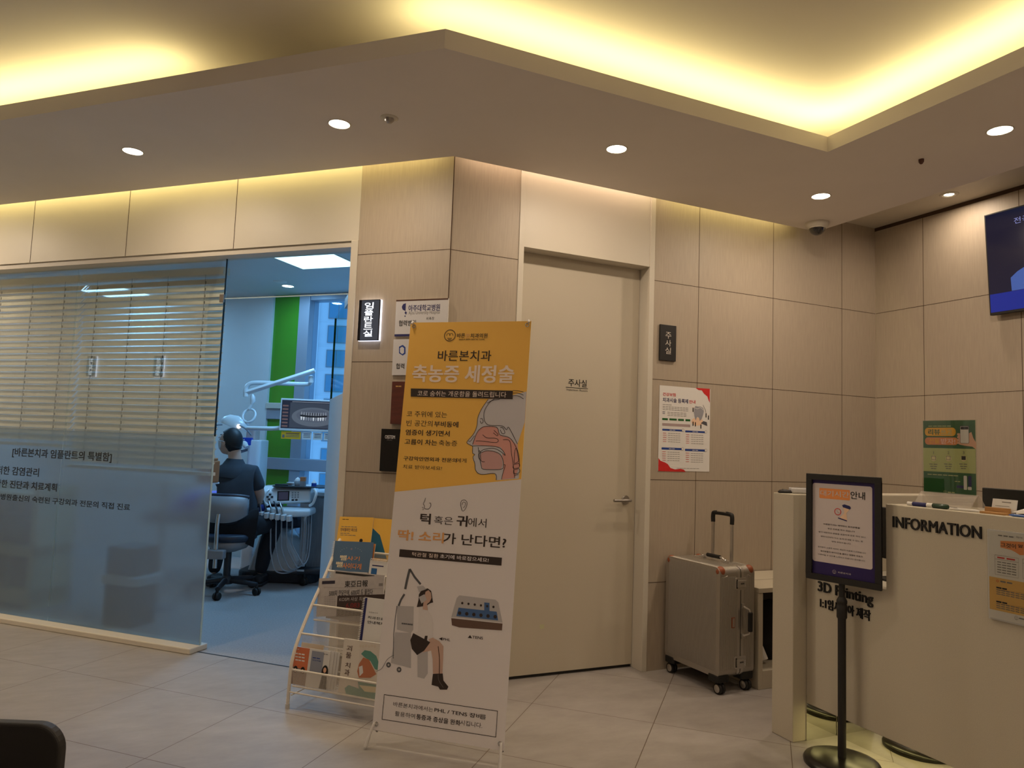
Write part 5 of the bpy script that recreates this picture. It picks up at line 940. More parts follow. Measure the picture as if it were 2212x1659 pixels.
# ------------------------------------------------------------ chair in the corner of the view
G = frame((0, 0, 0), RTV, FW); p = hit(G, 137, 1640, 'y', 1.55); q = hit(G, 60, 1559, 'y', 1.55)
wch = 0.46; Mc = G @ Matrix.Translation((p.x-wch/2-0.002, 1.55, 0))
t = thing('waiting_chair', 'black waiting chair with a rounded backrest in the near corner', 'chair', Mc); zt_ = q.z
b = MB(); b.prism(rrect(-wch/2, wch/2, 0.42, zt_, 0.055, 8), -0.012, 0.014, m_black, Matrix(((1, 0, 0, 0), (0, 0, 1, 0), (0, 1, 0, 0), (0, 0, 0, 1)))); b.build('backrest', t, bev=0.006, seg=3)
b = MB(); b.prism(rrect(-wch/2, wch/2, -0.46, -0.01, 0.05), 0.40, 0.45, m_black); b.build('seat', t, bev=0.012, seg=3)
for x in (-0.19, 0.19):
    for y in (-0.42, -0.04): b = MB(); b.cyl((x, y, 0.40), (x*1.05, y, 0), 0.012, m_steel, 12); b.build('leg', t)

# ------------------------------------------------------------ treatment room contents
def root(px, py, c, name, label, cat, rz=0.0, group=None):
    """Empty on the floor under a point seen at depth c"""
    q = hit(MF, px, py, 'y', c); M = MF @ Matrix.Translation((q.x, c, 0)) @ Matrix.Rotation(rz, 4, 'Z'); return thing(name, label, cat, M, group), M
def LL(M): return lambda x, y, d=0.0: hit(M, x, y, 'y', d)
m_pla = mat('white_clinic_plastic', linc=True, c=(0.70, 0.71, 0.72), rough=0.3, coat=0.2)
m_gp = mat('grey_clinic_plastic', linc=True, c=(0.26, 0.27, 0.29), rough=0.4)
m_dp = mat('dark_clinic_plastic', linc=True, c=(0.018, 0.019, 0.024), rough=0.5)
m_cush = mat('dark_blue_upholstery', linc=True, c=(0.02, 0.028, 0.05), rough=0.45)
# operator stool
t, Ms = root(487, 1278, 5.93, 'operator_stool', 'grey clinic stool with a wide backrest and chrome post in the treatment room', 'stool')
P = LL(Ms); pz = lambda y, d=0: P(487, y, d).z
b = MB(); zs0, zs1 = pz(1166), pz(1150); b.lathe([(0.0001, zs0), (0.19, zs0), (0.215, zs0+0.02), (0.215, zs1-0.015), (0.19, zs1), (0.0001, zs1)], m_cush, 36); b.build('seat', t)
b = MB(); b.lathe([(0.06, zs0-0.09), (0.14, zs0-0.06), (0.19, zs0-0.001), (0.0001, zs0-0.001)], m_gp, 32); b.build('seat_pan', t)
b = MB(); b.cyl((0, 0, 0.10), (0, 0, zs0-0.06), 0.028, m_dp); b.cyl((0, 0, 0.22), (0, 0, zs0-0.06), 0.02, m_chrome); b.build('column', t)
zb0, zb1 = pz(1130, -0.22), pz(1072, -0.22); b = MB(); n = 20; vs = []; fs = []
for i in range(n+1):
    u = -1+2*i/n; x = u*0.19; y = -0.24+0.07*u*u; lo = zb0+0.06*(abs(u)**3); hi = zb1-0.015*(abs(u)**4)
    for yy in (y, y+0.035):
        for zz in (lo, (lo+hi)/2, hi): vs.append((x, yy-(0.012 if zz not in (lo, hi) else 0)*(1 if yy == y else -1), zz))
for i in range(n):
    a_ = i*6; c_ = a_+6
    for k_ in (0, 1): fs.append((a_+k_, a_+k_+1, c_+k_+1, c_+k_)); fs.append((a_+3+k_, c_+3+k_, c_+4+k_, a_+4+k_))
    fs.append((a_+2, a_+5, c_+5, c_+2)); fs.append((a_, c_, c_+3, a_+3))
fs += [(0, 3, 4, 1), (1, 4, 5, 2), (n*6, n*6+1, n*6+4, n*6+3), (n*6+1, n*6+2, n*6+5, n*6+4)]
b.add(vs, fs, m_gp, True); b.build('backrest', t); b = MB(); b.tube([(-0.19+0.38*i/n, -0.215+0.07*(-1+2*i/n)**2, zb1-0.015*abs(-1+2*i/n)**4+0.004) for i in range(n+1)], 0.017, m_cush, 8); b.build('back_cushion', t)
b = MB(); b.tube([(0, -0.245, zb0+0.07), (0, -0.26, zb0-0.02), (0, -0.25, pz(1195, -0.25)), (0, -0.25, pz(1228, -0.25))], 0.017, m_chrome, 14); b.tube([(0, -0.25, pz(1205, -0.25)), (0, -0.03, zs0-0.08)], 0.014, m_dp, 10); b.build('back_post', t)
b = MB(); b.box(-0.07, 0.07, -0.285, -0.215, pz(1208, -0.25), pz(1188, -0.25), m_gp); b.build('clamp', t, bev=0.01)
b = MB(); b.lathe([(0.05, 0.075), (0.05, 0.12), (0.03, 0.14)], m_dp, 20)
for i in range(5):
    a_ = math.radians(-82+72*i); d_ = Vector((math.cos(a_), math.sin(a_), 0)); b.tube([d_*0.03+Z*0.105, d_*0.27+Z*0.085], [0.024, 0.018], m_dp, 8)
b.build('star_base', t)
for i in range(5):
    a_ = math.radians(-82+72*i); d_ = Vector((math.cos(a_), math.sin(a_), 0)); b = MB(); M = Matrix.Translation(d_*0.27+Z*0.03) @ Matrix.Rotation(a_+1.2, 4, 'Z') @ Matrix.Rotation(math.radians(90), 4, 'Y')
    for dx in (-0.014, 0.014): b.lathe([(0.008, dx-0.009), (0.027, dx-0.009), (0.030, dx-0.004), (0.030, dx+0.004), (0.027, dx+0.009), (0.008, dx+0.009)], m_rub, 18, M)
    b.cyl(d_*0.27+Z*0.03, d_*0.27+Z*0.085, 0.012, m_rub, 8); b.build('castor', t)

# seated dentist
def skin(verts, edges, sub=2):
    """limbs grown round a stick figure; verts: (x, y, z, rx, ry)"""
    used = sorted({i for e in edges for i in e}); verts = [verts[i] for i in used]; edges = [(used.index(a), used.index(b)) for a, b in edges]
    me = bpy.data.meshes.new('s'); me.from_pydata([v[:3] for v in verts], edges, []); o = bpy.data.objects.new('s', me); col.objects.link(o)
    m = o.modifiers.new('k', 'SKIN'); m.use_smooth_shade = True
    if not me.skin_vertices: me.attributes.new('skin', 'FLOAT', 'POINT') if False else None
    if not me.skin_vertices:
        bpy.context.view_layer.objects.active = o; bpy.ops.mesh.customdata_skin_add()
    for i, v in enumerate(verts): sv = me.skin_vertices[0].data[i]; sv.radius = (v[3], v[4]); sv.use_root = (i == 0)
    s_ = o.modifiers.new('u', 'SUBSURF'); s_.levels = s_.render_levels = sub
    bpy.context.view_layer.update(); dg = bpy.context.evaluated_depsgraph_get(); ev = o.evaluated_get(dg); em = ev.to_mesh()
    r = ([tuple(v.co) for v in em.vertices], [tuple(p.vertices) for p in em.polygons]); ev.to_mesh_clear(); bpy.data.objects.remove(o); bpy.data.meshes.remove(me); return r
m_skin = mat('skin', linc=True, c=(0.52, 0.32, 0.24), rough=0.5); m_scrub = mat('charcoal_scrubs', linc=True, c=(0.030, 0.036, 0.048), rough=0.85, noise=0.1, nscale=12, bump=0.2); m_trou = mat('black_trousers', linc=True, c=(0.012, 0.013, 0.018), rough=0.9)
m_hair = mat('black_hair', linc=True, c=(0.006, 0.006, 0.008), rough=0.55, noise=0.2, nscale=60); m_mask = mat('pale_mask', linc=True, c=(0.55, 0.58, 0.62), rough=0.8)
pr, Mp = root(497, 1278, 5.96, 'person', 'seated person in charcoal scrubs and a face mask bending over the treatment chair', 'person')
P = LL(Mp); h = P(492, 955); nk = P(504, 989); sh = P(502, 1002); hz = pz(1150)+0.07
HC = Vector((h.x, 0.05, h.z)); SR = P(553, 1018); SRx, SRz = SR.x, SR.z
HIP = (0.01, -0.02, hz)
chest = (sh.x-0.005, 0.03, sh.z-0.11)
V = [(*HIP, 0.13, 0.10), (0.005, 0.0, hz+0.16, 0.135, 0.09), (chest[0], chest[1], chest[2], 0.175, 0.105), (sh.x, 0.03, sh.z-0.005, 0.075, 0.062), (nk.x, 0.04, nk.z+0.01, 0.050, 0.052), (nk.x-0.012, 0.05, nk.z+0.05, 0.048, 0.05),
     (SRx-0.035, 0.03, SRz-0.01, 0.062, 0.06), (SRx+0.02, 0.06, SRz-0.19, 0.050, 0.052), (SRx-0.06, 0.24, SRz-0.30, 0.034, 0.036), (SRx-0.13, 0.38, SRz-0.27, 0.026, 0.03),
     (-SRx+0.03, 0.05, SRz-0.0, 0.062, 0.06), (-SRx-0.03, 0.12, SRz-0.18, 0.050, 0.05), (-SRx+0.03, 0.30, SRz-0.23, 0.034, 0.036), (-SRx+0.06, 0.42, SRz-0.20, 0.026, 0.03),
     (0.12, 0.02, hz-0.01, 0.085, 0.08), (0.235, 0.30, hz-0.01, 0.068, 0.068), (0.16, 0.33, hz-0.24, 0.052, 0.055), (0.13, 0.30, 0.09, 0.036, 0.04),
     (-0.10, 0.02, hz-0.01, 0.085, 0.08), (-0.24, 0.28, hz-0.01, 0.068, 0.068), (-0.24, 0.30, hz-0.24, 0.052, 0.055), (-0.24, 0.24, 0.09, 0.036, 0.04)]
E_ = [(0, 1), (1, 2), (2, 6), (6, 7), (7, 8), (8, 9), (2, 10), (10, 11), (11, 12), (12, 13), (0, 14), (14, 15), (15, 16), (16, 17), (0, 18), (18, 19), (19, 20), (20, 21)]
bd = MB(); vs, fs = skin(V, E_); bd.add(vs, fs, m_skin, True)
def yoke(b, rs, m):
    ps = [(chest[0], 0, chest[2]+0.0), (sh.x, 0, sh.z-0.045), (sh.x+0.002, 0, sh.z-0.012), (nk.x, 0, nk.z-0.008), (nk.x-0.006, 0, nk.z+0.02), (nk.x-0.014, 0, nk.z+0.07)][:len(rs)]
    b.tube(smooth_path(ps, 4) if len(rs) > 6 else ps, rs, m, 24, Matrix.Translation((0, 0.04, 0)) @ Matrix.Diagonal((1, 0.82, 1, 1)))
yoke(bd, [0.10, 0.10, 0.075, 0.056, 0.052, 0.054], m_skin)
HR = Matrix.Translation(HC) @ Matrix.Rotation(math.radians(74), 4, 'Z') @ Matrix.Rotation(math.radians(22), 4, 'X')     # face looks along local +y
def headshape(sc=1.0, nu=28, nv=20):
    vs = []; fs = []
    for j in range(nv+1):
        th = math.pi*j/nv; z = math.cos(th)
        for i in range(nu):
            ph = 2*math.pi*i/nu; r = math.sin(th); x = 0.074*r*math.cos(ph); y = 0.092*r*math.sin(ph); zz = 0.112*z
            if z < -0.05: k_ = 1-0.26*min(1, -z*1.1); x *= k_; y = y*(k_+0.08)+(0.016*min(1, -z) if y > -0.03 else 0.0)
            if y < 0: y *= 1.06
            vs.append((x*sc, y*sc, zz*sc))
    for j in range(nv):
        for i in range(nu): fs.append((j*nu+i, (j+1)*nu+i, (j+1)*nu+(i+1) % nu, j*nu+(i+1) % nu))
    return vs, fs
vs, fs = headshape(); bd.add(vs, fs, m_skin, True, HR)
bd.tube([(0, 0.088, 0.02), (0, 0.108, -0.012), (0, 0.096, -0.024)], [0.008, 0.013, 0.010], m_skin, 10, HR)                       # nose
for s in (-1, 1):
    bd.ball((s*0.076, -0.004, -0.008), 0.019, m_skin, HR, (0.38, 0.8, 1.35), 14); bd.ball((s*0.029, 0.080, 0.012), 0.0115, mat('eye_white', (220, 220, 220), rough=0.2), HR, seg=12); bd.ball((s*0.029, 0.0875, 0.012), 0.0055, m_black, HR, seg=10); bd.tube([(s*0.014, 0.090, 0.030), (s*0.046, 0.080, 0.031)], 0.0035, m_hair, 6, HR)
for wr, el, side in ((V[9], V[8], 1), (V[13], V[12], -1)):     # gloved hands: palm, four fingers, thumb
    w_ = Vector(wr[:3]); d_ = (w_-Vector(el[:3])).normalized(); sx = d_.cross(Z).normalized()*side; up_ = sx.cross(d_)*side
    bd.tube([w_-d_*0.01, w_+d_*0.03, w_+d_*0.085], [0.026, 0.036, 0.034], m_skin, 12)
    for k_ in range(4):
        o_ = sx*(-0.024+0.016*k_); ln = (0.06, 0.072, 0.068, 0.052)[k_]; p0 = w_+d_*0.08+o_
        bd.tube([p0, p0+d_*ln*0.45-up_*0.004, p0+d_*ln*0.75-up_*0.022, p0+d_*ln*0.85-up_*0.042], [0.0095, 0.009, 0.008, 0.007], m_skin, 8)
    p0 = w_+d_*0.03-sx*0.028; bd.tube([p0, p0+d_*0.03-sx*0.022-up_*0.01, p0+d_*0.055-sx*0.022-up_*0.026], [0.012, 0.010, 0.008], m_skin, 8)
body = bd.build('body', pr)
# hair: cap over crown and nape
vs, fs = headshape(1.10, 72, 56); keep = []
for f in fs:
    cx_ = sum(vs[k][0] for k in f)/len(f); cy_ = sum(vs[k][1] for k in f)/len(f); cz_ = sum(vs[k][2] for k in f)/len(f)
    if cz_ > 0.060-max(0, 0.050-cy_)*1.15+0.05*max(0, 0.02-abs(cy_))  and cz_ > -0.062 and cz_ > 0.05+min(0, -0.6*(cy_+0.03)*0-0.0)*0-(0.2 if cy_ < -0.022 else 0.075 if cy_ < 0.03 else 0.0): keep.append(f)
b = MB(); b.add(vs, keep, m_hair, True, HR); ho = b.build('hair', pr); sm = ho.modifiers.new('s', 'SOLIDIFY'); sm.thickness = 0.010; sm.offset = -1
b = MB(); vs, fs = headshape(1.05, 56, 44); keep = [f for f in fs if sum(vs[k][1] for k in f)/4 > 0.030 and -0.085 < sum(vs[k][2] for k in f)/4 < -0.006]; b.add(vs, keep, m_mask, True, HR)
for s in (-1, 1): b.tube([(s*0.062, 0.05, -0.012), (s*0.080, 0.0, 0.006)], 0.0016, m_mask, 5, HR)
mo = b.build('face_mask', pr); sm = mo.modifiers.new('s', 'SOLIDIFY'); sm.thickness = 0.004
inf = lambda v, d: (v[0], v[1], v[2], v[3]+d, v[4]+d)
TV = [(HIP[0], HIP[1], HIP[2]-0.06, 0.20, 0.16), inf(V[1], 0.05), inf(V[2], 0.035), inf(V[3], 0.016), (nk.x+0.002, 0.035, nk.z+0.0, 0.063, 0.062), inf(V[6], 0.014), (SRx+0.018, 0.055, SRz-0.17, 0.066, 0.066), inf(V[10], 0.014), (-SRx-0.025, 0.11, SRz-0.16, 0.066, 0.066)]
b = MB(); vs, fs = skin(TV, [(0, 1), (1, 2), (2, 5), (5, 6), (2, 7), (7, 8)]); b.add(vs, fs, m_scrub, True); yoke(b, [0.155, 0.145, 0.098, 0.064], m_scrub); b.build('scrub_top', pr)
LV = [inf(V[0], 0.05)]+[inf(V[i], 0.018) for i in (14, 15, 16, 17, 18, 19, 20, 21)]
b = MB(); vs, fs = skin(LV, [(0, 1), (1, 2), (2, 3), (3, 4), (0, 5), (5, 6), (6, 7), (7, 8)]); b.add(vs, fs, m_trou, True); b.build('trousers', pr)
for x, y in ((0.13, 0.30), (-0.24, 0.24)):
    b = MB(); b.prism(rrect(x-0.045, x+0.045, y-0.07, y+0.20, 0.04), 0.0, 0.028, m_dp); b.prism(rrect(x-0.04, x+0.04, y-0.06, y+0.12, 0.035), 0.028, 0.085, m_dp); b.build('shoe', pr, bev=0.012, seg=3)

# treatment chair
t, Mc = root(600, 1225, 6.62, 'treatment_chair', 'dental treatment chair with a white sloping base behind the seated person', 'dental chair')
P = LL(Mc)
b = MB(); o0, o1, o2, o3, o4, o5 = P(543, 1222), P(572, 1150), P(612, 1140), P(634, 1158), P(656, 1205), P(652, 1222)
b.prism([(o0.x, 0.04), (o1.x, o1.z-0.02), (o2.x, o2.z+0.06), (o3.x, o3.z), (o4.x, o4.z), (o5.x, 0.06)], -0.16, 0.16, m_pla, XZ()); b.build('base_cover', t, bev=0.04, seg=4)
b = MB(); b.prism(rrect(o0.x-0.06, o5.x+0.18, -0.24, 0.24, 0.12), 0, 0.09, m_dp); b.build('floor_plate', t, bev=0.012)
q0, q1 = P(470, 1100), P(668, 1112); b = MB(); zc = q1.z; b.prism(rrect(q0.x-0.6, q1.x, -0.26, 0.26, 0.13), zc-0.10, zc-0.0, m_cush); b.build('seat_cushion', t, bev=0.035, seg=4)
b = MB(); b.box(o1.x-0.1, o2.x+0.12, -0.13, 0.13, o2.z, zc-0.10, m_gp); b.build('lift_arm', t, bev=0.02)
b = MB(); q = P(652, 1100); b.prism(rrect(q.x-0.18, q.x+0.03, -0.17, 0.17, 0.07), zc+0.001, zc+0.035, m_cush); b.build('headrest', t, bev=0.015)
# draped patient
def lump(name, label, cat, M, x0, x1, w_, z0, h_, m, seed):
    t = thing(name, label, cat, M @ Matrix.Translation((x0, 0, z0))); b = MB(); n, k = 22, 16; vs = []; rnd = random.Random(seed)
    for i in range(n+1):
        u = i/n; e = math.sin(math.pi*min(1, max(0, 0.06+0.88*u)))**0.45
        for j in range(k+1):
            a_ = math.pi*j/k; r = 1+0.07*math.sin(7*u+3*a_+seed)+0.04*math.sin(17*u-5*a_)
            vs.append(((x1-x0)*u, -math.cos(a_)*w_*e*r, max(0.0, math.sin(a_)*h_*e*r)))
    b.add(vs, [(i*(k+1)+j, i*(k+1)+j+1, (i+1)*(k+1)+j+1, (i+1)*(k+1)+j) for i in range(n) for j in range(k)], m, True); b.add([(0, -w_*0.5, 0), (0, w_*0.5, 0), (x1-x0, w_*0.5, 0), (x1-x0, -w_*0.5, 0)], [(0, 1, 2, 3)], m); b.build('cloth', t); return t
q2, q3, q4 = P(500, 1100), P(574, 1100), P(608, 1100)
lump('drape', 'bright blue drape over the lap on the treatment chair', 'drape', Mc, q2.x-0.5, q3.x+0.03, 0.25, zc+0.001, 0.20, mat('royal_blue_cloth', linc=True, c=(0.02, 0.07, 0.42), rough=0.8, noise=0.15, nscale=14), 3)
lump('blanket', 'dark maroon blanket beside the blue drape on the treatment chair', 'blanket', Mc, q3.x+0.035, q4.x-0.02, 0.2, zc+0.001, 0.20, mat('maroon_cloth', linc=True, c=(0.075, 0.012, 0.022), rough=0.8, noise=0.2, nscale=14), 5)

# instrument console on its cart
t, Mk = root(648, 1262, 6.35, 'instrument_cart', 'white dental instrument console with a small display, handpieces and hanging hoses', 'dental unit')
P = LL(Mk)
def rot_box(b, a_, c_, y0, y1, m): b.box(a_.x, c_.x, y0, y1, c_.z, a_.z, m)
k0, k1 = P(573, 1056, -0.1), P(655, 1090, -0.1)
Mco = Matrix.Translation((k0.x, -0.12, 0)) @ Matrix.Rotation(math.radians(-3), 4, 'Y') @ Matrix.Rotation(math.radians(8), 4, 'Z')
cw = k1.x-k0.x; pf = [(-0.00, 0.02), (0.015, 0.115), (0.10, 0.155), (0.30, 0.155), (0.32, 0.13), (0.30, 0.03), (0.05, 0.0)]
zk = k1.z-0.015
b = MB(); b.prism([(y, z+zk) for y, z in pf], 0, cw+0.09, m_pla, Mco @ Matrix(((0, 0, 1, 0), (1, 0, 0, 0), (0, 1, 0, 0), (0, 0, 0, 1)))); b.build('console', t, bev=0.018, seg=4)
def face(b, u0, u1, v0, v1, m, l=0.0015):     # patch on the sloping console front
    def F_(u, v): return (u, 0.0+0.015*v-l, zk+0.02+0.095*v)
    b.add([F_(u0, v0), F_(u1, v0), F_(u1, v1), F_(u0, v1)], [(0, 1, 2, 3)], m, False, Mco)
b = MB(); face(b, cw*0.44, cw*0.74, 0.12, 0.98, m_blackg); face(b, cw*0.47, cw*0.71, 0.2, 0.9, mat('dark_display', (20, 24, 30), rough=0.1, em=(0.02, 0.02, 0.04), es=1), 0.0022); b.build('display', t)
b = MB()
for u, v, r in ((0.26, 0.7, 0.06), (0.20, 0.5, 0.06), (0.31, 0.48, 0.06), (0.24, 0.28, 0.06)): face(b, cw*(u-r/2), cw*(u+r/2), v-0.09, v+0.09, m_dp, 0.003)
for i in range(3):
    for j in range(3): face(b, cw*(0.80+0.07*i), cw*(0.84+0.07*i), 0.35+0.2*j, 0.47+0.2*j, m_gp, 0.003)
for u in (0.83, 0.92): face(b, cw*(u-0.03), cw*(u+0.03), 0.08, 0.24, m_dp, 0.003)
b.build('buttons', t)
b = MB(); q = P(580, 1065, -0.12); b.tube(smooth_path([(q.x, -0.12, zk+0.13), (q.x-0.02, -0.15, zk+0.10), (q.x-0.03, -0.15, zk+0.04), (q.x+0.0, -0.12, zk+0.0)]), 0.012, m_pla, 10); b.build('grab_handle', t); b = MB(); b.tube(smooth_path([(cw+k0.x+0.09, -0.11, zk+0.15), (cw+k0.x+0.12, -0.15, zk+0.12), (cw+k0.x+0.10, -0.15, zk+0.04), (cw+k0.x+0.06, -0.11, zk+0.01)]), 0.012, m_pla, 10); b.build('grab_handle', t)
zt_ = zk+0.158; tr0 = P(594, 1050, 0.0).x; b = MB(); b.prism(rrect(tr0, tr0+0.46, -0.10, 0.24, 0.03), zt_, zt_+0.008, m_dp); b.build('tray', t, bev=0.002)
# handpiece tray
h0, h1, h2 = P(562, 1118, -0.22), P(668, 1100, -0.22), P(640, 1135, -0.22)
b = MB(); zt2 = h1.z; b.prism([(h0.x+0.02, -0.20), (h0.x+0.10, -0.26), (h2.x, -0.28), (h1.x, -0.20), (h1.x-0.01, 0.05), (h0.x+0.12, 0.08), (h0.x+0.04, 0.0)], zt2-0.065, zt2-0.005, m_pla); b.build('instrument_holder', t, bev=0.022, seg=4)
hose = []; n = 6
for i in range(n):
    x = h0.x+0.03+0.048*i; y = -0.285-0.004*i; z = zt2-0.05-0.004*i; b = MB()
    b.box(x-0.017, x+0.017, y-0.03, y+0.04, z-0.028, z+0.022, m_pla); b.build('holder', t, bev=0.007)
    if i < 5: b = MB(); b.tube([(x+0.005, y-0.01, z-0.01), (x-0.02, y+0.02, z+0.055), (x-0.055, y+0.05, z+0.115), (x-0.065, y+0.055, z+0.118)], [0.009, 0.008, 0.0065, 0.004], m_dp if i % 2 else m_steel, 10); b.build('handpiece', t)
bz = [(0, -0.13), (1, -0.17), (2, -0.20), (3, -0.19), (4, -0.15)]
for i, dz in bz:
    x = h0.x+0.10+0.045*i; zb_ = 0.13+0.018*i; b = MB(); xe_ = h0.x+0.31+0.02*i
    b.tube(smooth_path([(x, -0.25, zt2-0.08), (x+0.005, -0.24, zt2-0.25), (x+0.01, -0.22, zb_+0.16), (x+0.05+0.01*i, -0.2, zb_+0.02), ((x+xe_)/2+0.04, -0.16, zb_), (xe_, -0.1, zb_+0.05), (xe_+0.0, -0.06, zb_+0.2), (xe_-0.02, 0.0, zt2-0.06)], 6), 0.0062, mat('grey_hose', linc=True, c=(0.35, 0.37, 0.40), rough=0.5), 8); b.build('hose', t)
b = MB(); b.cyl((h1.x-0.09, 0.0, 0.16), (h1.x-0.09, 0.0, zk+0.02), 0.02, m_pla, 14); b.box(h1.x-0.13, h1.x-0.05, -0.04, 0.04, zt2-0.02, zt2+0.03, m_gp); b.build('column', t)
cs = P(656, 1263, -0.02); q = P(692, 1238, 0.0); b = MB(); b.tube([(cs.x-0.06, -0.02, 0.115), (cs.x+0.5, 0.06, 0.15)], 0.034, m_dp, 10); b.tube([(cs.x+0.18, 0.0, 0.13), (cs.x+0.25, 0.3, 0.12)], 0.03, m_dp, 10); b.tube([(h1.x-0.09, 0, 0.16), (h1.x-0.09, 0.03, 0.12)], 0.03, m_dp, 10); b.build('cart_base', t); b = MB(); b.box(cs.x-0.055, cs.x+0.005, -0.058, -0.05, 0.125, 0.14, m_pla); b.build('brake_tab', t)
for x, y in ((cs.x, -0.02), (cs.x+0.48, 0.06), (cs.x+0.25, 0.3)):
    b = MB(); M = Matrix.Translation((x, y, 0.036)) @ Matrix.Rotation(math.radians(70), 4, 'Z') @ Matrix.Rotation(math.radians(90), 4, 'Y')
    for dx in (-0.014, 0.014): b.lathe([(0.008, dx-0.011), (0.033, dx-0.011), (0.036, dx-0.004), (0.036, dx+0.004), (0.033, dx+0.011), (0.008, dx+0.011)], m_rub, 20, M)
    b.cyl((x, y, 0.036), (x, y, 0.1), 0.014, m_rub, 8); b.build('castor', t)
MT = Mk @ Matrix.Translation((tr0, 0, zt_+0.0085))
def small(name, label, cat, x, y, fn, group=None): t = thing(name, label, cat, MT @ Matrix.Translation((x, y, 0)), group); b = MB(); fn(b); b.build('body', t); return t
small('paper_cup', 'paper cup holding white tissue on the console tray', 'cup', 0.19, 0.02, lambda b: (b.lathe([(0.024, 0), (0.034, 0.045), (0.031, 0.045), (0.022, 0.003)], m_gp, 18), b.lathe([(0.028, 0.04), (0.02, 0.06), (0.0001, 0.075)], m_paper, 7, smooth=False)))
small('carton', 'small orange and grey carton standing on the console tray', 'box', 0.255, -0.04, lambda b: (b.box(-0.022, 0.022, -0.02, 0.02, 0, 0.045, m_gp), b.box(-0.022, 0.022, -0.02, 0.02, 0.045, 0.08, mat('tan_carton', (185, 120, 80)))))
small('bottle', 'small bottle with a blue band on the console tray', 'bottle', 0.335, 0.02, lambda b: (b.lathe([(0.022, 0), (0.022, 0.028)], mat('blue_plastic2', (20, 70, 170)), 16), b.lathe([(0.022, 0.028), (0.018, 0.04), (0.008, 0.048), (0.008, 0.058), (0.0001, 0.058)], m_pla, 16)))
small('instrument', 'dark hand instrument laid across the near edge of the console tray', 'dental instrument', 0.07, -0.06, lambda b: b.tube([(-0.05, 0, 0.008), (0.06, 0.01, 0.008)], 0.007, m_dp, 8))
small('bowl', 'shallow white bowl on the console tray behind the dark instrument', 'bowl', 0.115, 0.10, lambda b: b.lathe([(0.025, 0), (0.045, 0.022), (0.042, 0.022), (0.022, 0.004), (0.0001, 0.004)], m_pla, 18))
# cabinet by the window
t = thing('cabinet', 'grey wooden side cabinet with a white worktop under the window', 'cabinet', MR2 @ Matrix.Translation((-4.07, -0.56, 0)))
m_gw = mat('grey_wood', linc=True, c=(0.33, 0.35, 0.38), rough=0.5, noise=0.12, nscale=10, stretch=(8, 8, 1)); b = MB(); b.box(0, 1.6, 0.02, 0.54, 0.06, 0.74, m_gw); b.box(0.03, 1.57, 0.06, 0.5, 0, 0.06, m_dp); b.build('body', t, bev=0.002)
b = MB(); b.box(-0.03, 1.63, 0, 0.55, 0.741, 0.775, m_pla); b.build('worktop', t, bev=0.004)
for i in range(3): b = MB(); b.box(0.012+0.53*i, 0.525+0.53*i, 0.004, 0.0195, 0.08, 0.72, m_gw); dr = b.build('door', t, bev=0.002); b = MB(); b.cyl((0.48+0.53*i, -0.012, 0.58), (0.48+0.53*i, -0.012, 0.68), 0.004, m_steel, 8); b.build('handle', dr)
WT = MR2 @ Matrix.Translation((-4.07, -0.56, 0.776))
t = thing('tissue_box', 'grey tissue box on the worktop under the window', 'box', WT @ Matrix.Translation((0.25, 0.25, 0))); b = MB(); b.box(-0.1, 0.1, -0.06, 0.06, 0, 0.12, mat('grey_card', (150, 155, 160))); b.build('carton', t, bev=0.003); b = MB(); b.lathe([(0.05, 0.12), (0.03, 0.15), (0.0001, 0.19)], m_paper, 6, smooth=False, sy=0.4); b.build('tissue', t)
t = thing('canister', 'tall white canister on the worktop under the window', 'canister', WT @ Matrix.Translation((0.62, 0.25, 0))); b = MB(); b.lathe([(0.075, 0), (0.08, 0.02), (0.08, 0.18), (0.06, 0.22)], m_pla, 24); b.build('body', t); b = MB(); b.lathe([(0.062, 0.2205), (0.062, 0.24), (0.0001, 0.245)], m_pla, 24); b.build('lid', t)
# monitor with x-ray
GM = MF @ Matrix.Translation((0, 6.60, 0)) @ Matrix.Rotation(math.radians(6), 4, 'Z'); p = hit(GM, 607, 860, 'y', 0); q = hit(GM, 610, 930, 'y', 0)
Mm = GM @ Matrix.Translation((p.x, 0, q.z)); mw, mh = 0.52, p.z-q.z; t = thing('wall_monitor', 'white-framed monitor on an arm showing a panoramic dental x-ray', 'monitor', Mm)
b = MB(); b.box(0, mw, 0, 0.04, 0, mh, m_pla); b.build('housing', t, bev=0.004)
a = Art(Mm, 0.0004, 0.0004); E1 = lambda n_, c_, s_=1.0: mat(n_, (5, 5, 8), rough=0.2, em=c_, es=s_)
a.uvshape([(0.012, 0.022), (mw-0.012, 0.022), (mw-0.012, mh-0.014), (0.012, mh-0.014)], E1('xray_navy', (0.012, 0.016, 0.035)), 0)
a.uvshape([(0.085, 0.03), (mw-0.02, 0.03), (mw-0.02, mh-0.035), (0.085, mh-0.035)], E1('xray_dark', (0.035, 0.048, 0.075)), 1)
xc, zc_ = 0.085+(mw-0.105)*0.5, mh*0.45; el = lambda rx, rz, dx=0, dz=0, n=36: [(xc+dx+rx*math.cos(2*math.pi*i/n), zc_+dz+rz*math.sin(2*math.pi*i/n)) for i in range(n)]
a.uvshape(el(0.19, 0.085), E1('xray_mid', (0.085, 0.11, 0.15)), 2); a.uvshape(el(0.15, 0.058, 0, 0.012), E1('xray_mid2', (0.07, 0.09, 0.13)), 3); a.uvshape(el(0.12, 0.022, 0, 0.012), E1('xray_black', (0.008, 0.01, 0.016)), 4)
wh_ = E1('xray_white', (0.5, 0.56, 0.62)); lt_ = E1('xray_light', (0.17, 0.20, 0.25))
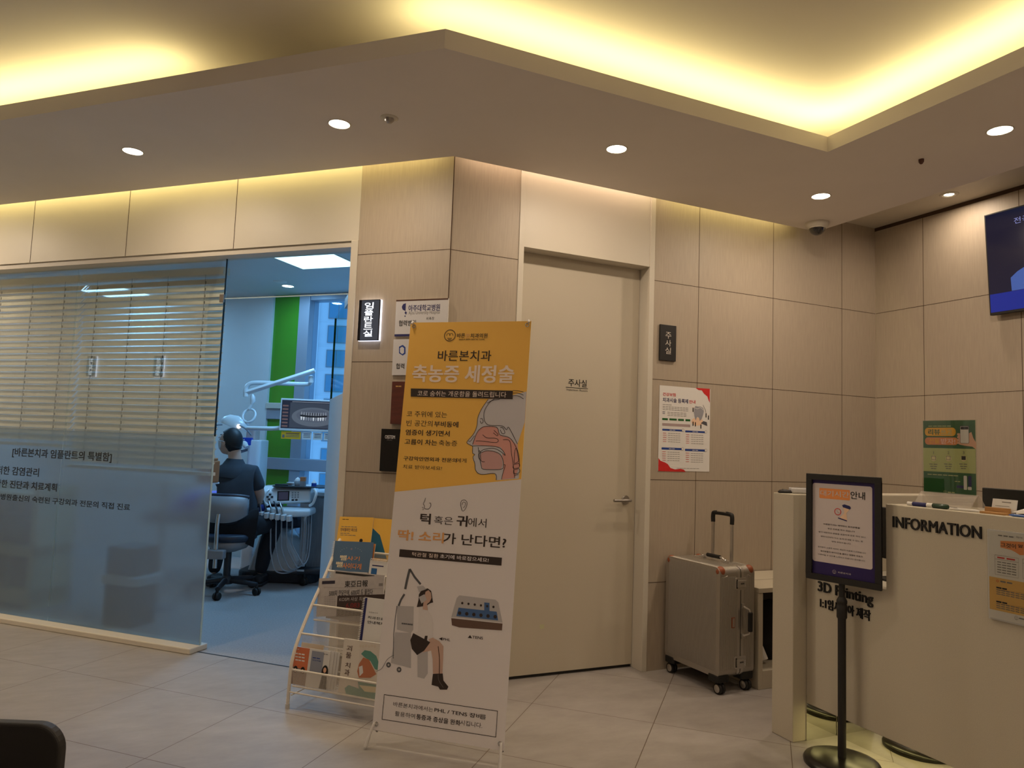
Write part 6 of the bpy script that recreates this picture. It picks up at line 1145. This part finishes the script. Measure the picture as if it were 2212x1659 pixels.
for i in range(11):
    x = xc-0.105+0.021*i; dz = 0.006*((i-5)/5)**2; a.uvshape([(x-0.008, zc_-0.004+dz), (x+0.008, zc_-0.004+dz), (x+0.004, zc_-0.034+dz), (x-0.004, zc_-0.034+dz)], wh_ if i in (0, 1, 5, 7, 8, 9) else lt_, 5); a.uvshape([(x-0.008, zc_+0.012+dz), (x+0.008, zc_+0.012+dz), (x+0.004, zc_+0.040+dz), (x-0.004, zc_+0.040+dz)], lt_, 5)
for i in range(7): a.uvshape([(0.02, mh*0.12+0.03*i), (0.07, mh*0.12+0.03*i), (0.07, mh*0.12+0.03*i+0.014), (0.02, mh*0.12+0.03*i+0.014)], E1('ui_grey', (0.10, 0.07, 0.08)), 1)
a.uvshape([(0.10, mh-0.030), (mw-0.04, mh-0.030), (mw-0.04, mh-0.024), (0.10, mh-0.024)], lt_, 1); a.build('screen', t)
b = MB(); b.tube(smooth_path([(0.12, 0.06, 0.05), (-0.02, 0.05, 0.02), (-0.14, 0.05, 0.012), (-0.30, 0.10, 0.01)], 5), 0.019, m_pla, 12); b.build('arm', t)
for i, (x0, x1, m) in enumerate(((0.02, 0.19, m_yellow), (0.20, 0.285, m_paper), (0.295, 0.38, m_paper), (0.39, 0.475, m_paper))):
    b = Art(Mm, 0.0); b.box(x0, x1, 0.006, 0.008, -0.072, -0.006, m); b.lift = -0.0055
    b.uvshape([(x0+0.01, -0.06), (x0+0.03, -0.06), (x0+0.03, -0.035), (x0+0.01, -0.035)], m_grey, 1) if i == 0 else None
    for k_ in range(3): b.uvshape([(x0+(0.04 if i == 0 else 0.012), -0.025-0.014*k_), (x1-0.012, -0.025-0.014*k_), (x1-0.012, -0.020-0.014*k_), (x0+(0.04 if i == 0 else 0.012), -0.020-0.014*k_)], m_navy if k_ == 0 else m_grey, 1)
    b.build('label_card', t)
# operating lamp
t, Ml = root(560, 1225, 6.75, 'operating_lamp', 'white swing-arm operating lamp over the treatment chair, its head glowing', 'operating lamp')
P = LL(Ml); V3 = lambda x, y, d=0.0: Vector((P(x, y, d).x, d, P(x, y, d).z))
b = MB(); b.tube(smooth_path([V3(530, 846, 0.12), V3(534, 834, 0.12), V3(549, 827, 0.12), V3(600, 828, 0.13), V3(660, 830, 0.15), V3(671, 826, 0.12), V3(672, 814, 0.05)], 6), 0.021, m_pla, 14); b.build('lower_arm', t)
b = MB(); p0, p1 = V3(530, 849, 0.0), V3(680, 800, 0.0); d_ = (p1-p0).normalized(); b.tube([p0, p1], [0.026, 0.024], m_pla, 4); b.build('upper_arm', t, bev=0.004)
b = MB(); b.cyl(V3(672, 812, 0.05), V3(672, 826, 0.06), 0.024, m_pla, 14); b.build('joint', t); b = MB(); b.cyl(V3(531, 842, 0.0), V3(531, 857, 0.0), 0.024, m_pla, 14); b.build('joint', t)
b = MB(); b.tube([V3(545, 852), V3(546, 858), V3(546, 866), V3(543, 874)], [0.012, 0.022, 0.024, 0.012], m_pla, 12); b.tube([V3(543, 874), V3(538, 884)], 0.014, m_pla, 10); b.build('drop_joint', t)
cc_ = V3(538, 898); b = MB(); b.tube([cc_+Vector((0.058*math.cos(i*0.262), 0.03*math.sin(i*0.262), 0.062*math.sin(i*0.262))) for i in range(24)], 0.011, m_pla, 10, closed=True); b.build('ring_bracket', t)
hc = V3(508, 918); b = MB(); M = Matrix.Translation(hc) @ Matrix.Rotation(math.radians(18), 4, 'Y'); b.lathe([(0.135, -0.02), (0.14, 0.0), (0.125, 0.04), (0.08, 0.075), (0.0001, 0.09)], m_pla, 28, M, sx=1.0, sy=0.55); b.lathe([(0.138, -0.018), (0.10, -0.012), (0.0001, -0.012)], m_gp, 28, M, sx=1.0, sy=0.55); hd_ = b.build('lamp_head', t)
b = MB(); b.ball(V3(516, 921, -0.06), 0.018, lum((1.0, 0.93, 0.85), 14.0, 'lamp_bulb_glow')); b.build('bulb', hd_)
b = MB(); b.tube(smooth_path([hc+Vector((0.05, -0.06, 0.0)), hc+Vector((0.13, -0.09, -0.03)), hc+Vector((0.18, -0.06, -0.09))]), 0.008, m_gp, 8); b.tube(smooth_path([hc+Vector((-0.10, -0.05, 0.0)), hc+Vector((-0.15, -0.07, -0.01)), hc+Vector((-0.16, -0.03, -0.05))]), 0.008, m_gp, 8); b.build('grip', t)
ld = bpy.data.lights.new('lamp', 'SPOT'); ld.energy = 14; ld.color = (1, 0.92, 0.85); ld.spot_size = math.radians(70); ld.shadow_soft_size = 0.03; lo = bpy.data.objects.new('lamp', ld); col.objects.link(lo); lo.parent = t; lo.location = hc+Vector((0, 0, -0.06))
# water unit standing behind the person
b = MB(); t, Mu = root(556, 1150, 7.12, 'cuspidor_unit', 'white rounded cuspidor unit behind the seated person', 'dental unit')
P = LL(Mu); u0, u1 = P(540, 1000), P(568, 1000); z1 = P(550, 950).z
b = MB(); b.prism(rrect(u0.x, u1.x, -0.12, 0.16, 0.04), 0, z1, m_pla); b.build('body', t, bev=0.01); b = MB(); e0, e1 = P(538, 926), P(556, 946); b.prism(rrect(e0.x, e1.x, -0.08, 0.08, 0.02), z1+0.001, e0.z, mat('beige_box', (190, 170, 165))); b.build('dispenser', t, bev=0.006)
b = MB(); e0, e1 = P(494, 968), P(532, 972); b.lathe([(0.02, e1.z-0.03), (0.075, e1.z), (0.07, e1.z), (0.02, e1.z-0.02)], m_gp, 20, Matrix.Translation(((e0.x+e1.x)/2, -0.1, 0))); b.tube([(e1.x-0.03, -0.08, e1.z-0.02), (u0.x+0.02, 0, z1-0.08)], 0.014, m_gp, 8); b.build('bowl', t)
e0, e1 = P(519, 945, -0.1), P(544, 962, -0.1); tg = thing('glove_box', 'blue glove box with a white glove sticking out behind the seated person', 'box', Mu @ Matrix.Translation(((e0.x+e1.x)/2, -0.1, e1.z)))
w_ = (e1.x-e0.x)/2; b = MB(); b.box(-w_, w_, -0.02, 0.05, 0, e0.z-e1.z, mat('glove_box_blue', (15, 60, 175))); b.build('carton', tg, bev=0.002); b = MB(); b.tube([(-0.01, -0.022, 0.03), (0.01, -0.06, 0.01), (0.04, -0.075, -0.02)], [0.015, 0.03, 0.02], m_paper, 8); b.tube([(-w_*0.6, -0.0215, 0.045), (-w_*0.1, -0.0215, 0.055)], 0.004, m_paper, 6); b.build('glove', tg)
# brown paper at the glass edge
q = hit(MF, 464, 1012, 'y', 5.35); t = thing('paper_bag', 'crumpled brown paper bag on a stand, showing past the edge of the glass', 'paper bag', MF @ Matrix.Translation((q.x-0.02, 5.35, 0))); zb_ = hit(MF, 464, 1042, 'y', 5.35).z; zt_ = hit(MF, 464, 989, 'y', 5.35).z
b = MB(); b.prism([(-0.09, -0.05), (0.03, -0.06), (0.055, 0.0), (0.03, 0.06), (-0.09, 0.05)], zb_, zt_-0.02, mat('brown_paper', (165, 115, 75), rough=0.85, bump=0.4, nscale=30)); b.prism([(-0.08, -0.04), (0.02, -0.05), (0.04, 0.0), (0.02, 0.05), (-0.08, 0.04)], zt_-0.02, zt_, MATS['brown_paper']); b.build('bag', t, bev=0.008)
b = MB(); b.cyl((-0.34, 0, 0.02), (-0.34, 0, zb_-0.012), 0.014, m_steel, 12); b.lathe([(0.13, 0), (0.13, 0.015), (0.02, 0.03)], m_gp, 24, Matrix.Translation((-0.34, 0, 0))); b.prism(rrect(-0.42, 0.04, -0.07, 0.07, 0.02), zb_-0.012, zb_-0.001, m_pla); b.build('stand', t)

# things seen through the frosted glass
t = thing('waste_bin', 'dark waste bin with a white bag rim seen through the frosted glass', 'bin', frame(DA*-4.01+NA*3.80, DA, NA)); m_bin = mat('dark_brown_bin', linc=True, c=(0.045, 0.04, 0.034), rough=0.5)
b = MB(); b.prism(rrect(-0.13, 0.13, -0.11, 0.11, 0.04), 0, 0.265, m_bin); b.build('body', t, bev=0.005); b = MB(); b.prism(rrect(-0.15, 0.17, -0.125, 0.125, 0.05), 0.266, 0.325, m_paper); b.build('bag_rim', t, bev=0.01); b = MB(); b.prism(rrect(-0.13, 0.13, -0.11, 0.11, 0.04), 0.326, 0.51, m_bin); b.build('lid', t, bev=0.01)
t = thing('storage_shelf', 'cream shelving unit seen through the frosted glass', 'shelf', frame(DA*-6.2+NA*3.74, DA, NA)); m_cs = mat('cream_shelf', linc=True, c=(0.62, 0.56, 0.36), rough=0.6)
b = MB(); b.box(0, 1.35, 0, 0.3, 0.36, 0.43, m_cs); b.box(0, 1.35, 0, 0.3, 0.03, 0.13, m_cs); b.box(0, 1.35, 0, 0.3, 0.75, 0.80, m_cs); b.build('shelf_board', t); b = MB(); b.box(1.30, 1.35, 0, 0.3, 0, 0.85, m_cs); b.box(0, 0.05, 0, 0.3, 0, 0.85, m_cs); b.box(0.65, 0.68, 0, 0.3, 0, 0.85, m_cs); b.build('upright', t); b = MB(); b.box(0, 1.35, 0.3, 0.31, 0, 0.85, m_gp); b.build('back_panel', t)
for i, (x, w_, h_, cc2) in enumerate(((0.75, 0.2, 0.2, (70, 80, 90)), (1.02, 0.22, 0.16, (90, 80, 65)), (1.05, 0.2, 0.2, (100, 90, 70)))):
    t = thing('storage_box', ['dark box blurred by the frosted glass, upper shelf', 'brown box blurred by the frosted glass, upper shelf end', 'tan box blurred by the frosted glass, lower shelf'][i], 'box', frame(DA*(-6.2+x)+NA*3.80+Z*(0.431 if i < 2 else 0.131), DA, NA)); b = MB(); b.box(0, w_, 0, 0.18, 0, h_, mat('box_card%d' % i, cc2)); b.build('carton', t, bev=0.004)
# building across the street
GB = MF @ Matrix.Translation((0, 80, 0)); p = hit(GB, 673, 700, 'y', 0); w0 = hit(GB, 712, 651, 'y', 0); w1 = hit(GB, 750, 690, 'y', 0); w2 = hit(GB, 706, 703, 'y', 0); pitch = w0.z-w2.z
m_bw = mat('pale_facade', linc=True, c=(0.75, 0.76, 0.78), rough=0.8, noise=0.03, nscale=0.5); m_bwin = mat('facade_glass', linc=True, c=(0.12, 0.30, 0.42), rough=0.25)
t = thing('apartment_building', 'pale tower block with square windows beyond the treatment room window', 'building', GB @ Matrix.Translation((p.x, 0, -20)))
b = MB(); b.box(0, 26, 0, 14, -20, 75, m_bw); b.box(0, 0.9, -0.25, 0, -20, 75, m_bw); x2 = w0.x-p.x
for i in range(-3, 22): b.box(0, 26, -0.06, 0, w1.z+20-pitch*i+0.0-0.35, w1.z+20-pitch*i-0.25, m_bw)
b.build('wall', t)
for i in range(-6, 12):
    z1 = w0.z+20-pitch*i; z0 = w1.z+20-pitch*i
    for j in range(3):
        x = x2+j*4.0; b = MB(); b.box(x, x+2.3, -0.12, -0.01, z0, z1, m_gp); wn = b.build('window', t); b = MB(); b.box(x+0.1, x+1.1, -0.14, -0.121, z0+0.1, z1-0.1, m_bwin); b.box(x+1.2, x+2.2, -0.14, -0.121, z0+0.1, z1-0.1, m_bwin); b.build('pane', wn)
    b = MB(); b.box(x2-1.35, x2-1.1, -0.1, -0.01, z0+0.3, z1-0.3, m_gp); b.build('slot_window', t)
